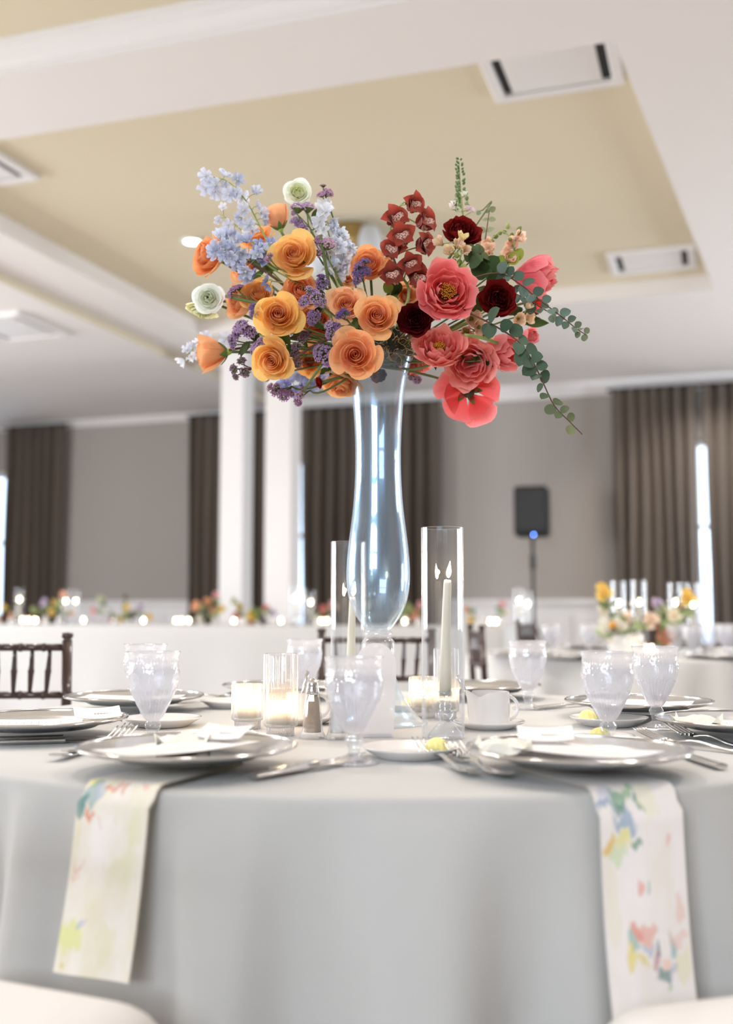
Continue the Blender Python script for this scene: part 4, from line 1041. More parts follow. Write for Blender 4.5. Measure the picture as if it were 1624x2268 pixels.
def flower(name, px, py, d, Rpx, face, petals, c_in, c_out, label, cat, group, spin=0.0, eye=None, back=.5, jit=.05, stem='stem', sep=True, squash=1.0):
    s = Rpx * d / FPX; q = facing_q(face, spin); ax = q @ Vector((0, 0, 1)); pos = P(px, py, d)
    t = bpy.data.objects.new(name, None); COL.objects.link(t); t.empty_display_size = .02
    t.rotation_mode = 'QUATERNION'; t.rotation_quaternion = q; t.location = pos; t.scale = (s, s, s * squash)
    tag(t, label, cat, group); rnd = random.Random(int(px * 13 + py))
    for me, qq in petals:
        c = lerp3(c_in, c_out, qq ** (.55 if name == 'rose' else .8)); c = lerp3(c, (1, .88, .62), .24) if name == 'rose' else c; j = 1 + rnd.uniform(-jit, jit)
        put('petal', me, t, color=tuple(min(1, x * j) for x in c))
    if eye:
        mat, r, z, hgt = eye
        if mat == 'stamen':
            mb = MB(); 
            for k in range(90):
                a = k * 2.4; rr = r * sqrt(k / 90); e = Vector((cos(a) * rr, sin(a) * rr, z + hgt * rnd.uniform(.7, 1.1) - rr * .3)); b0 = Vector((cos(a) * rr * .5, sin(a) * rr * .5, z - .25))
                mb.tube([b0, e, e + Vector((0, 0, .035))], [.010, .010, .024], 4)
            stuff(mb.build('stamens', M['stamen'], t))
            MB().lathe([(.001, z - .30), (r * .5, z - .22), (r * .3, z + .08), (.001, z + .14)], 12).build('pistil', M['greeneye'], t)
        else:
            MB().lathe([(.001, z - .1), (r, z - .08), (r * .9, z + hgt * .6), (r * .4, z + hgt), (.001, z + hgt)], 16).build('eye', M[mat], t)
    if sep: sepals(t, z=-back)
    stem_into_vase(t, q, pos, ax, s, mat=stem, back=back + .14)
    return t
ORIN, OROUT = srgb(236, 128, 50), srgb(253, 184, 100)
PEIN, PEOUT = srgb(236, 134, 76), srgb(250, 190, 140)
GOIN, GOOUT = srgb(234, 138, 48), srgb(255, 202, 96)
DOIN, DOOUT = srgb(222, 104, 34), srgb(250, 168, 66)
BX = 1.2                                       # petals that flare past the nominal radius
G = 'orange and peach roses in the tall vase'
roses = [
    # px, py, d, R, facing, variety, c_in, c_out, spin, label
    (652, 568, 2.215, 51, (-.12, .10, 1), 0, GOIN, GOOUT, .2, 'large golden orange rose, the upper one facing the camera'),
    (615, 699, 2.165, 47, (.12, .02, 1), 1, DOIN, srgb(255, 198, 70), 1.0, 'golden yellow rose directly below the large upper rose'),
    (834, 702, 2.150, 47, (.02, .02, 1), 2, ORIN, srgb(250, 178, 100), 2.2, 'peach rose with a deep orange eye beside the dark burgundy bloom'),
    (788, 788, 2.130, 51, (-.06, -.08, 1), 1, PEIN, srgb(250, 172, 104), 3.4, 'peach orange rose hanging over the vase rim'),
    (768, 676, 2.205, 41, (-.05, .02, 1), 2, PEIN, PEOUT, 4.1, 'pale peach rose tucked behind the deep-eyed rose'),
    (817, 587, 2.245, 40, (-.10, .12, 1), 0, DOIN, srgb(246, 152, 60), 5.2, 'deep orange rose beside the brown orchids'),
    (664, 646, 2.245, 40, (.15, .10, 1), 2, ORIN, srgb(246, 156, 84), .9, 'orange rose half hidden between the two golden roses'),
    (606, 796, 2.170, 45, (-.20, -.40, .85), 0, GOIN, srgb(255, 196, 84), 2.8, 'golden rose facing down at the lower left'),
    (474, 783, 2.315, 45, (-.95, -.12, .10), 3, ORIN, srgb(250, 178, 112), 1.5, 'peach rosebud seen from its side at the far left'),
    (464, 568, 2.330, 48, (-.72, .15, .62), 0, DOIN, srgb(246, 146, 40), 4.4, 'deep orange rose turned away at the upper left'),
    (614, 486, 2.345, 36, (-.30, .85, .10), 3, PEIN, srgb(248, 176, 118), .4, 'peach rosebud under the top white ranunculus'),
    (540, 668, 2.310, 39, (-.70, -.05, .45), 3, PEIN, srgb(248, 170, 104), 2.0, 'peach rose behind the green stem on the left'),
    (757, 848, 2.330, 42, (-.15, -.85, .35), 0, ORIN, srgb(248, 178, 104), 3.0, 'drooping peach rose below the rim left of the vase neck'),
    (700, 712, 2.300, 42, (-.10, -.10, 1), 1, DOIN, srgb(244, 146, 64), 5.8, 'shaded orange rose behind the purple statice in the middle'),
    (570, 528, 2.390, 34, (-.30, .55, .60), 1, GOIN, srgb(248, 168, 66), 1.2, 'golden rose glimpsed behind the pale blue delphinium'),
    (684, 800, 2.330, 34, (-.10, -.30, .90), 2, GOIN, srgb(246, 172, 50), 4.7, 'yellow orange rose glimpsed behind the lower statice'),
    (900, 655, 2.330, 34, (.10, .10, .90), 2, PEIN, srgb(250, 196, 150), 3.8, 'pale peach rose glimpsed under the brown orchids'),
    (572, 654, 2.280, 36, (.00, .20, .90), 0, GOIN, srgb(248, 184, 70), 2.6, 'yellow rose behind the purple sprig left of centre'),
    (548, 592, 2.420, 34, (-.40, .10, .80), 1, PEIN, srgb(248, 176, 116), 5.0, 'pale orange rose deep behind the blue flowers'),
    (770, 610, 2.330, 30, (-.10, .30, .90), 2, PEIN, srgb(244, 160, 96), .1, 'small orange rose behind the tall violet statice'),
]
for (px, py, d, Rp, fc, var, ci, co, sp_, lab) in roses:
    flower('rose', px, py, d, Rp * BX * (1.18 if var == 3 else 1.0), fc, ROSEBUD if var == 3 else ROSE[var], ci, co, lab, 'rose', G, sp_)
CO1, CO2, CO3 = srgb(240, 74, 66), srgb(250, 112, 110), srgb(250, 140, 124)
G = 'coral peonies on the right of the arrangement'
flower('peony', 992, 643, 2.150, 72, (.10, .04, 1), PEONY[0], CO1, srgb(250, 110, 108), 'large open coral peony with golden stamens facing the camera', 'peony', G, .5, ('stamen', .26, -.28, .30))
flower('peony', 972, 764, 2.220, 66, (-.05, .50, .80), PEONY[1], CO1, CO3, 'coral peony with ragged petals just below the large one', 'peony', G, 1.5, ('stamen', .22, -.28, .30))
flower('peony', 1184, 612, 2.330, 72, (.80, -.10, .30), PEONYCUP, CO1, srgb(248, 92, 108), 'cupped pink peony at the upper right seen from its side', 'peony', G, 2.5)
flower('peony', 1042, 806, 2.260, 62, (-.10, -.42, .85), PEONY[0], CO2, srgb(252, 158, 142), 'pale coral peony hanging face down under the eucalyptus', 'peony', G, 3.1)
flower('peony', 1112, 776, 2.290, 66, (.60, -.45, .55), PEONYCUP, CO1, srgb(250, 118, 118), 'coral peony leaning out behind the dark green eucalyptus leaves', 'peony', G, 4.2)
flower('peony', 1040, 872, 2.300, 75, (.02, -.42, .85), PEONYWIDE, CO1, srgb(248, 104, 108), 'lowest coral peony with wide splayed petals', 'peony', G, .75, ('darkeye', .2, -.35, .3))
flower('peony', 922, 812, 2.380, 36, (.20, -.80, .40), PEONYFULL, CO1, srgb(246, 96, 84), 'red coral peony hanging beside the vase rim', 'peony', G, 5.1)
flower('peony', 1172, 745, 2.400, 30, (.60, .10, .60), PEONYCUP, CO1, srgb(248, 126, 140), 'small pink peony glimpsed behind the trailing leaves', 'peony', G, 1.1)
flower('peony', 1192, 672, 2.390, 30, (.50, -.40, .60), PEONYWIDE, CO1, srgb(244, 86, 76), 'red coral petals opening under the cupped pink peony', 'peony', G, .2)
G = 'burgundy ranunculus in the tall vase'
BU1, BU2 = srgb(60, 6, 10), srgb(112, 16, 16)
flower('burgundy_ranunculus', 1024, 510, 2.270, 49, (.12, .42, .80), BURG, srgb(84, 8, 10), srgb(132, 22, 18), 'topmost burgundy ranunculus under the tall green spike', 'ranunculus', G, .3)
flower('burgundy_ranunculus', 1104, 661, 2.190, 47, (.08, -.06, 1), BURG, srgb(72, 8, 10), srgb(122, 18, 18), 'burgundy ranunculus right of the large open peony', 'ranunculus', G, 2.2)
flower('burgundy_ranunculus', 920, 706, 2.170, 44, (-.10, .04, 1), BURG, BU1, srgb(92, 10, 14), 'darkest burgundy ranunculus between the roses and the peony', 'ranunculus', G, 4.0)
flower('violet_ranunculus', 838, 832, 2.300, 20, (.10, -.60, .70), BURG, srgb(60, 30, 66), srgb(104, 70, 110), 'small dark violet bloom under the rose at the vase rim', 'ranunculus', None, 1.0)
flower('red_celosia', 706, 848, 2.270, 14, (-.80, -.30, .50), BURG, srgb(120, 16, 12), srgb(160, 26, 20), 'small dark red bloom left of the vase neck', 'flower', None, 1.0)
G = 'white ranunculus on the left of the arrangement'
flower('white_ranunculus', 659, 424, 2.330, 35, (-.05, .10, 1), RANUN, srgb(240, 246, 170), srgb(254, 253, 248), 'topmost white ranunculus with a lime green heart', 'ranunculus', G, .3, ('greeneye', .05, .14, .2))
flower('white_ranunculus', 461, 660, 2.300, 38, (-.05, .0, 1), RANUN, srgb(240, 246, 210), srgb(254, 254, 251), 'white ranunculus with a dark green eye at the far left', 'ranunculus', G, 1.8, ('darkeye', .07, .10, .26))
flower('white_ranunculus', 446, 692, 2.345, 40, (-.20, -.90, .10), RANUN, srgb(226, 230, 160), srgb(248, 246, 216), 'creamy ranunculus hanging face down at the far left', 'ranunculus', G, 2.6)
MB().tube(bez(P(500, 656, 2.29), P(560, 660, 2.20), P(640, 676, 2.26), 8), .0038, 8)

# ------------------------------------------------------------------ sprays on a stem
def radial(np_, wob, depth, ruf, seed, mat, name, nr=4):
    """One open blossom as a single sheet: lobes set by the angle, cup set by the radius."""
    rnd = random.Random(seed); n = np_ * 6; ph = rnd.random() * 6
    vs = [(0, 0, 0)]; uv = [(0, 0)]; fs = []
    for j in range(1, nr + 1):
        t = j / nr
        for i in range(n):
            a = 2 * pi * i / n; lobe = (1 - wob) + wob * abs(cos(a * np_ / 2)) ** .6
            r = (t * lobe if t > .45 else t * (lobe * .5 + .5)); z = depth * t ** 1.6 + ruf * sin(a * np_ * 1.5 + ph + 3 * t) * t * t
            vs.append((r * cos(a), r * sin(a), z)); uv.append((i / n, t))
    for i in range(n): fs.append((0, 1 + i, 1 + (i + 1) % n))
    for j in range(nr - 1):
        for i in range(n):
            i2 = (i + 1) % n; b = 1 + j * n; fs.append((b + i, b + n + i, b + n + i2, b + i2))
    return MB().add(vs, fs, uv).mesh(name, mat)
DELF = [radial(5, .50, .55, .20, 1, M['small_petal'], 'blossom'), radial(5, .45, .95, .18, 2, M['small_petal'], 'blossom'), radial(5, .50, .32, .24, 3, M['small_petal'], 'blossom')]
SNAP = [radial(4, .40, 1.1, .22, 5, M['small_petal'], 'blossom'), radial(3, .45, 1.3, .25, 6, M['small_petal'], 'blossom')]
BUDM = MB().lathe([(.001, 0), (.5, .25), (.62, .7), (.45, 1.3), (.001, 1.7)], 8).mesh('bud', M['leaf'])
BEE = MB().lathe([(.001, 0), (.14, .05), (.16, .16), (.08, .26), (.001, .28)], 8).mesh('blossom_eye', M['white_petal'])
def spray(name, path, d0, d1, rad, label, cat, group, mat='palestem', vase=True):
    """Empty at the stem's foot; the stem runs through the image points of `path` with depth going from d0 to d1, then into the vase."""
    pts = [P(x, y, d0 + (d1 - d0) * i / max(1, len(path) - 1)) for i, (x, y) in enumerate(path)]
    base = VTOP.copy() if vase else pts[0]
    t = thing(name, label, cat, base, 0, group)
    full = ([Vector((0, 0, -.02))] if vase else []) + [p - base for p in pts]
    out = []
    P_ = [full[0]] + full + [full[-1]]
    for i in range(1, len(P_) - 2):
        for q in range(5):
            u = q / 5; a, b, c, e = P_[i - 1], P_[i], P_[i + 1], P_[i + 2]
            out.append(.5 * (2 * b + (c - a) * u + (2 * a - 5 * b + 4 * c - e) * u * u + (3 * b - a - 3 * c + e) * u ** 3))
    out.append(full[-1]); n = len(out)
    MB().tube(out, [rad * (1 - .55 * i / n) for i in range(n)], 6).build('stem', M[mat], t)
    return t, base, [p + base for p in out]
def nearest(stem, p): return min(stem, key=lambda s: (s - p).length)
def delphinium(path, d0, d1, blossoms, R0, cols, label, seed, stemmat='palestem'):
    dense = 2 if seed in (2, 4, 6) else 1
    t, base, st = spray('delphinium_spray', path, d0, d1, .0024, label, 'delphinium', 'pale blue delphinium sprays', stemmat)
    rnd = random.Random(seed)
    for (x, y) in blossoms:
        for rep in range(dense):
            s0 = nearest(st, P(x, y, (d0 + d1) / 2)); dd = s0.y + rnd.uniform(-.035, .012)
            p = P(x + rnd.uniform(-5, 5) * rep, y + rnd.uniform(-5, 5) * rep, dd + .02 * rep); s0 = nearest(st, p)
            out = (p - s0); out = out.normalized() if out.length > .004 else Vector((0, -1, 0))
            dr = (out + Vector((rnd.uniform(-.5, .5), -rnd.uniform(.2, 1.1), rnd.uniform(-.5, .4)))).normalized()
            sz = R0 * 1.5 * dd / FPX * rnd.uniform(.82, 1.2)
            c = lerp3(cols[0], cols[1], rnd.random())
            b = put('blossom', DELF[rnd.randrange(3)], t, p - base, dr.to_track_quat('Z', 'Y') @ Quaternion((0, 0, 1), rnd.random() * 6), sz, c)
            put('blossom_eye', BEE, b, (0, 0, .02), color=srgb(240, 240, 232))
            if (p - s0).length > .006 and rep == 0: MB().tube(bez(s0 - base, s0.lerp(p, .5) - base + Vector((0, 0, .008)), p - base - dr * sz * .1, 4), .0008, 4).build('flower_stalk', M['palestem'], t)
LB = (srgb(186, 192, 214), srgb(224, 226, 238)); PB = (srgb(208, 210, 226), srgb(238, 238, 244)); DB = (srgb(134, 152, 206), srgb(182, 192, 228)); WB = (srgb(210, 216, 232), srgb(244, 244, 248))
delphinium([(660, 640), (606, 560), (575, 500), (545, 445), (505, 402), (458, 390)], 2.30, 2.33, [(456, 389), (497, 391), (526, 398), (455, 416), (478, 411), (476, 424), (500, 412), (508, 430), (524, 428), (536, 438), (566, 429), (541, 466), (535, 484), (569, 458), (576, 474), (586, 488), (552, 498)], 11.5, LB, 'tall pale blue delphinium spray reaching up to the left', 1)
delphinium([(668, 640), (612, 600), (560, 568), (515, 558), (480, 550)], 2.24, 2.26, [(474, 548), (488, 530), (506, 527), (523, 533), (478, 560), (496, 563), (511, 572), (526, 578), (540, 590), (545, 600), (552, 537), (572, 548), (584, 556), (572, 566), (497, 545), (513, 552), (533, 563)], 12.5, ((srgb(190, 196, 222)), srgb(222, 225, 240)), 'dense pale blue delphinium spray in front of the orange rose', 2)
delphinium([(620, 620), (560, 540), (530, 505), (490, 474)], 2.33, 2.36, [(494, 460), (484, 488), (506, 498), (518, 512), (545, 520), (560, 516)], 8.5, PB, 'thin whitish delphinium sprig between the two blue sprays', 3)
delphinium([(752, 640), (742, 570), (726, 510), (716, 478)], 2.26, 2.30, [(722, 470), (708, 490), (728, 496), (716, 508), (738, 514), (758, 526), (750, 548), (772, 552), (742, 540), (730, 558), (764, 566), (736, 588), (752, 596), (744, 606), (757, 580)], 12.5, WB, 'white to pale blue delphinium standing left of the orchids', 4)
delphinium([(560, 740), (500, 752), (450, 772), (415, 785)], 2.42, 2.46, [(414, 777), (428, 770), (440, 758), (456, 748), (424, 790), (438, 782), (408, 795), (448, 770), (500, 750)], 10.5, PB, 'pale lavender delphinium spray at the far lower left', 5)
delphinium([(730, 770), (700, 812), (665, 836), (636, 848)], 2.40, 2.44, [(640, 842), (655, 830), (668, 848), (678, 826), (692, 838), (706, 822), (652, 858), (684, 852), (712, 842), (630, 852)], 11.5, ((srgb(150, 154, 206)), srgb(198, 202, 230)), 'lavender blue delphinium hanging behind the lower statice', 6)
delphinium([(690, 650), (640, 630), (600, 622)], 2.33, 2.22, [(597, 634), (594, 622), (566, 607)], 10.5, DB, 'bright blue delphinium floret below the large upper rose', 7)
delphinium([(690, 640), (640, 600), (600, 568), (584, 552)], 2.36, 2.20, [(576, 550), (590, 560), (566, 560), (586, 572), (600, 540)], 11.5, DB, 'deeper blue delphinium touching the large upper rose', 8)

def floret_mesh(seed, n=110, flat=.45):
    """A papery statice head: many tiny frilled cups on a low dome, as one piece."""
    rnd = random.Random(seed); mb = MB()
    for k in range(n):
        rr = sqrt(rnd.random()); a = rnd.random() * 6.283; z = flat * (1 - rr * rr) + rnd.uniform(-.12, .12)
        p = Vector((rr * cos(a), rr * sin(a), z)); s = rnd.uniform(.11, .19)
        ax = (Vector((p.x * .8, p.y * .8, .7)) + Vector((rnd.uniform(-.4, .4), rnd.uniform(-.4, .4), 0))).normalized()
        e1 = ax.orthogonal().normalized(); e2 = ax.cross(e1)
        vs = [p - ax * s * .7]; uv = [(0, .2)]
        for i in range(6):
            b = i * pi / 3; w = s * (1.0 if i % 2 else .62); vs.append(p + (e1 * cos(b) + e2 * sin(b)) * w + ax * s * (.25 if i % 2 else .0)); uv.append((.5, rnd.uniform(.55, 1)))
        mb.add(vs, [(0, 1 + i, 1 + (i + 1) % 6) for i in range(6)], uv)
    return mb.mesh('floret_cluster', M['small_petal'])
STAT = [floret_mesh(31), floret_mesh(32, 90, .7), floret_mesh(33, 120, .3)]
CALM = MB().grid(lambda a, b: ((.16 + .78 * b + .08 * sin(a * 44)) * cos(2 * pi * a), (.16 + .78 * b + .08 * sin(a * 44)) * sin(2 * pi * a), -.75 + .78 * b), 28, 3, True).mesh('green_calyx', M['leaf'])
VI = (srgb(190, 150, 200), srgb(220, 188, 224)); PK = (srgb(206, 156, 196), srgb(232, 190, 218)); DV = (srgb(144, 112, 174), srgb(184, 150, 202)); DU = (srgb(158, 122, 148), srgb(194, 156, 182))
def statice(heads, d, cols, label, bend=(0, 0), seed=0, mat='stem'):
    rnd = random.Random(seed); (x0, y0, r0, f0) = heads[0]
    hp = [P(x, y, d + rnd.uniform(-.012, .012)) for (x, y, r, f) in heads]
    c = sum(hp, Vector()) / len(hp); base = VTOP.copy()
    t = thing('statice_sprig', label, 'statice', base, 0, 'purple statice sprigs')
    mid = c.lerp(base, .35) + Vector((bend[0], 0, bend[1]))
    fork = bez(base, mid, c.lerp(base, .12), 8)
    MB().tube([p - base for p in fork], [.0026 - .0008 * i / 9 for i in range(9)], 6).build('stem', M[mat], t)
    for (x, y, r, f), p in zip(heads, hp):
        s = r * 1.22 * d / FPX; dr = Vector((f[0], -f[2], f[1])).normalized()
        b0 = p - dr * s * .7
        MB().tube([v - base for v in bez(fork[-1], (fork[-1] + b0) / 2 - dr * .01, b0, 5)], .0014, 5).build('branch', M[mat], t)
        qd = dr.to_track_quat('Z', 'Y') @ Quaternion((0, 0, 1), rnd.random() * 6)
        hd = put('floret_cluster', STAT[rnd.randrange(3)], t, p - base, qd, s, lerp3(cols[0], cols[1], rnd.random())); stuff(hd)
        put('green_calyx', CALM, t, p - base, qd, s * .8, srgb(96, 112, 62))
S = statice
S([(660, 462, 15, (.1, 1, .2)), (682, 461, 15, (.1, 1, .2)), (652, 470, 8, (-.6, .2, .8))], 2.27, VI, 'flat-topped violet statice under the top white ranunculus', seed=1)
S([(652, 488, 10, (-.4, .6, .7)), (663, 496, 12, (.3, .3, .9)), (672, 507, 10, (.5, -.1, .9))], 2.26, VI, 'violet statice head right of the upper peach rosebud', seed=2)
S([(712, 430, 11, (-.4, .7, .6)), (727, 428, 12, (.5, .6, .6)), (716, 411, 7, (0, 1, .3))], 2.30, PK, 'pinkish statice standing highest of all the purple sprigs', seed=3)
S([(705, 533, 13, (-.7, .4, .7)), (727, 542, 17, (.3, .7, .5)), (706, 560, 9, (-.6, -.2, .8))], 2.21, PK, 'mauve pink statice in front of the white delphinium', seed=4)
S([(796, 586, 10, (-.3, .7, .7)), (810, 578, 10, (.2, .9, .5)), (795, 604, 14, (-.2, .2, 1)), (810, 600, 12, (.4, .2, .9)), (790, 622, 9, (-.2, -.2, 1))], 2.17, DV, 'deep violet statice in front of the deep orange rose', seed=5)
S([(674, 668, 13, (-.5, .2, .9)), (693, 648, 13, (.0, .8, .8)), (706, 664, 16, (.3, .0, 1)), (684, 640, 8, (-.2, .8, .6))], 2.13, VI, 'large violet statice cluster in the middle of the left half', seed=6)
S([(713, 628, 14, (-.1, .3, 1)), (712, 612, 9, (0, .8, .6))], 2.22, DV, 'dark violet statice behind the dark green stem', seed=7)
S([(696, 700, 13, (-.1, -.2, 1)), (690, 713, 9, (-.3, -.6, .8))], 2.16, VI, 'small violet statice below the large middle cluster', seed=8)
S([(516, 642, 10, (-.7, .4, .6)), (528, 636, 11, (-.2, .9, .5)), (508, 652, 8, (-.8, -.1, .5))], 2.27, PK, 'mauve statice tuft above the peach rose at the left', seed=9)
S([(561, 680, 10, (-.2, .6, .9)), (562, 696, 9, (-.2, -.3, 1))], 2.16, DV, 'slim violet statice beside the golden yellow rose', seed=10)
S([(533, 722, 17, (-.4, .6, .8)), (552, 735, 15, (.2, .3, 1)), (524, 740, 12, (-.7, -.2, .7))], 2.23, VI, 'broad violet statice at the left above the rosebud stem', seed=11)
S([(517, 762, 11, (-.8, .0, .6)), (512, 750, 9, (-.9, .4, .4))], 2.27, VI, 'violet statice behind the sepals of the left rosebud', seed=12)
S([(572, 768, 14, (-.2, .5, .9)), (582, 756, 11, (.3, .7, .7)), (562, 778, 9, (-.5, -.3, .8))], 2.20, VI, 'violet statice above the downward-facing golden rose', seed=13)
S([(519, 818, 11, (-.7, -.2, .6)), (535, 800, 10, (-.1, .5, .8)), (543, 824, 11, (.2, -.5, .8)), (522, 834, 8, (-.5, -.6, .6))], 2.28, DU, 'brownish mauve statice hanging at the lower left', seed=14, mat='woody')
S([(740, 724, 14, (.0, .5, 1)), (728, 720, 10, (-.6, .3, .8)), (752, 735, 10, (.4, -.1, .9)), (733, 740, 11, (-.2, -.1, 1))], 2.14, VI, 'violet statice between the pale peach rose and the rim rose', seed=15)
S([(763, 694, 12, (.0, .6, .9)), (752, 698, 9, (-.4, .3, .9))], 2.13, DV, 'small dark violet statice between two peach roses', seed=16)
S([(745, 756, 10, (-.1, .2, 1)), (752, 765, 8, (.3, -.4, .9))], 2.14, VI, 'tiny violet statice just above the rim rose', seed=17)
S([(708, 776, 14, (-.5, .5, .9)), (722, 784, 17, (.1, .2, 1)), (730, 800, 14, (.2, -.5, .9)), (704, 790, 10, (-.7, -.1, .8))], 2.15, VI, 'large violet statice left of the rim rose', seed=18)
S([(657, 768, 11, (.0, .5, .9)), (655, 786, 11, (-.2, .0, 1)), (658, 806, 10, (.1, -.4, .9))], 2.20, DU, 'mauve statice column right of the downward-facing golden rose', seed=19)
S([(598, 858, 9, (-.8, .3, .5)), (612, 866, 12, (-.3, .3, .9)), (628, 876, 12, (.0, .0, 1)), (643, 872, 10, (.3, .4, .8)), (612, 856, 8, (-.3, .8, .5))], 2.24, PK, 'pink mauve statice spray hanging lowest on the left', bend=(-.02, -.05), seed=20)
S([(664, 876, 9, (.2, .2, .9)), (660, 890, 9, (-.1, -.5, .8)), (672, 862, 7, (.5, .5, .7))], 2.24, PK, 'small pink statice tuft at the tip of the lowest sprig', bend=(-.02, -.05), seed=21)
S([(640, 733, 10, (.0, .2, 1)), (646, 720, 8, (.2, .7, .7))], 2.22, DU, 'dusty mauve statice behind the golden yellow rose', seed=22)
S([(676, 742, 10, (.1, .3, 1)), (668, 752, 9, (-.3, -.1, .9))], 2.19, DU, 'dusty mauve statice over the brown branch', seed=23)
S([(585, 640, 10, (-.2, .4, .9)), (574, 648, 8, (-.5, .1, .8)), (600, 646, 8, (.3, .3, .9))], 2.30, PK, 'faded pink statice behind the blue floret', seed=24)
S([(925, 842, 10, (.1, -.6, .8)), (912, 836, 8, (-.3, -.5, .8))], 2.40, VI, 'small violet statice under the red coral peony', seed=25)
S([(594, 575, 8, (.1, .5, .9)), (598, 566, 7, (.1, .8, .7))], 2.19, PK, 'tiny pink statice at the left edge of the large upper rose', seed=26)
S([(636, 818, 9, (-.1, -.4, .9)), (590, 838, 7, (-.3, -.5, .8))], 2.30, DU, 'dull mauve statice showing under the golden rose', seed=27)

# ------------------------------------------------------------------ orchids
def tepal(a, b):
    s = 2 * a - 1; w = .46 * sin(pi * min(1, .06 + .94 * b ** .72)) ** .58 * (1 - .22 * b)
    return (s * w, b * .86, .46 * sin(b * pi * .75) - .10 + .30 * s * s * w - .30 * max(0, b - .75) ** 1.4)
def lipf(a, b):
    s = 2 * a - 1; w = .12 + .17 * sin(pi * b ** .8); ang = s * 1.3
    return (w * sin(ang) * 1.15, .02 + .46 * b, .42 - .42 * b * b + w * (1 - cos(ang)) * 1.0 + .03 * sin(a * 14) * b)
TEP = MB().grid(tepal, 6, 8).mesh('tepal', M['orchid']); LIP = MB().grid(lipf, 10, 8).mesh('lip', M['lip'])
OCOL = MB().lathe([(.001, -.12), (.07, -.08), (.09, .06), (.10, .22), (.06, .30), (.001, .33)], 10).mesh('blossom', M['orchid'])
def orchids():
    t, base, st = spray('orchid_spray', [(905, 660), (882, 600), (866, 548), (868, 490), (886, 456), (900, 446)], 2.27, 2.27, .0036, 'upright spray of red-brown orchids with spotted lips', 'orchid', None, 'palestem')
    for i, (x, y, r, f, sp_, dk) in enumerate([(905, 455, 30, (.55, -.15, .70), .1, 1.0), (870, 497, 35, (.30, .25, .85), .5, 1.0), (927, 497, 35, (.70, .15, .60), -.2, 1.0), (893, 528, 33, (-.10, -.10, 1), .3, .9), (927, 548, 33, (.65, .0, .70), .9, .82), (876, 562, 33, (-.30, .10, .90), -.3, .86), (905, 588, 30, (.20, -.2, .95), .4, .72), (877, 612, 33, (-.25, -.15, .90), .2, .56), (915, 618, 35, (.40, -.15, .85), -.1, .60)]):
        p = P(x, y, 2.235 + .012 * (i % 3)); q = facing_q(f, 0); s = r * 1.55 * 2.24 / FPX
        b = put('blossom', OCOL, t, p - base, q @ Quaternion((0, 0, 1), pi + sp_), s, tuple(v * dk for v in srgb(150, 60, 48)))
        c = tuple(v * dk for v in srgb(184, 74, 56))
        for k, (ang, tilt, sc) in enumerate(((0, .25, 1.0), (1.25, .1, .95), (-1.25, .1, .95), (2.35, .35, .9), (-2.35, .35, .9))):
            put('tepal', TEP, b, (0, 0, 0), Quaternion((0, 0, 1), ang + pi) @ Quaternion((1, 0, 0), tilt + .2), sc, tuple(v * (1 - .06 * k) for v in c))
        put('lip', LIP, b, (0, -.02, .05), Quaternion((0, 0, 1), 0) @ Quaternion((1, 0, 0), .35), .95)
        s0 = nearest(st, p)
        MB().tube(bez(s0 - base, s0.lerp(p, .5) - base + Vector((0, .006, .008)), p - base, 4), .0016, 5).build('flower_stalk', M['palestem'], t)
orchids()

# ------------------------------------------------------------------ eucalyptus, snapdragon, stock, leaves
def leaf_round(a, b):
    s = 2 * a - 1; w = .46 * sin(pi * min(1, .06 + .94 * b ** .85)) ** .62
    return (s * w, b, .16 * b * (1 - b) + .10 * s * s * w * 2)
def leaf_long(a, b):
    s = 2 * a - 1; w = .20 * sin(pi * min(1, .05 + .95 * b ** .9)) ** .9
    return (s * w, b, .22 * b * b * -1 + .10 * s * s)
LEAFR = MB().grid(leaf_round, 5, 7).mesh('leaf', M['leaf']); LEAFL = MB().grid(leaf_long, 5, 8).mesh('leaf', M['leaf'])
def put_leaf(t, base, p, dr, nrm, size, col, me=None):
    y = dr.normalized(); z = (nrm - y * nrm.dot(y)).normalized(); x = y.cross(z)
    q = Matrix((x, y, z)).transposed().to_quaternion()
    return put('leaf', me or LEAFR, t, p - base, q, size, col)
EU1, EU2 = srgb(78, 98, 82), srgb(118, 138, 128)
def eucalyptus(path, d0, d1, size, label, n, seed, col=(EU1, EU2), tipcol=srgb(140, 142, 96), start=.35, mat='woody', bare=.0):
    t, base, st = spray('eucalyptus_branch', path, d0, d1, .0022, label, 'eucalyptus', 'eucalyptus branches', mat)
    rnd = random.Random(seed); m = len(st)
    for k in range(n):
        f = start + (1 - start - bare) * k / max(1, n - 1); i = min(m - 2, int(f * (m - 1))); fr = f * (m - 1) - i
        p = st[i].lerp(st[i + 1], min(1, fr)); tan = (st[min(m - 1, i + 1)] - st[i]).normalized()
        side = tan.cross(Vector((0, -1, 0))).normalized(); sg = 1
        for sg in (-1, 1):
            if rnd.random() < .08: continue
            tw = rnd.uniform(-.9, .9)
            dr = (side * sg * cos(tw) + Vector((0, -1, 0)) * sin(tw) + tan * rnd.uniform(.15, .7))
            nrm = Vector((rnd.uniform(-.6, .6), -1, rnd.uniform(-.3, .8)))
            sz = size * (1 - .50 * (k / n)) * rnd.uniform(.75, 1.15)
            c = lerp3(lerp3(col[0], col[1], rnd.random()), tipcol, max(0, k / n - .55) * 1.6)
            put_leaf(t, base, p + dr.normalized() * .002, dr, nrm, sz, c)
    return t
eucalyptus([(1015, 640), (1062, 612), (1110, 606), (1150, 628), (1200, 668), (1245, 702), (1280, 730), (1300, 742)], 2.20, 2.23, .029, 'eucalyptus branch arching out to the right over the pink peony', 13, 1, start=.36)
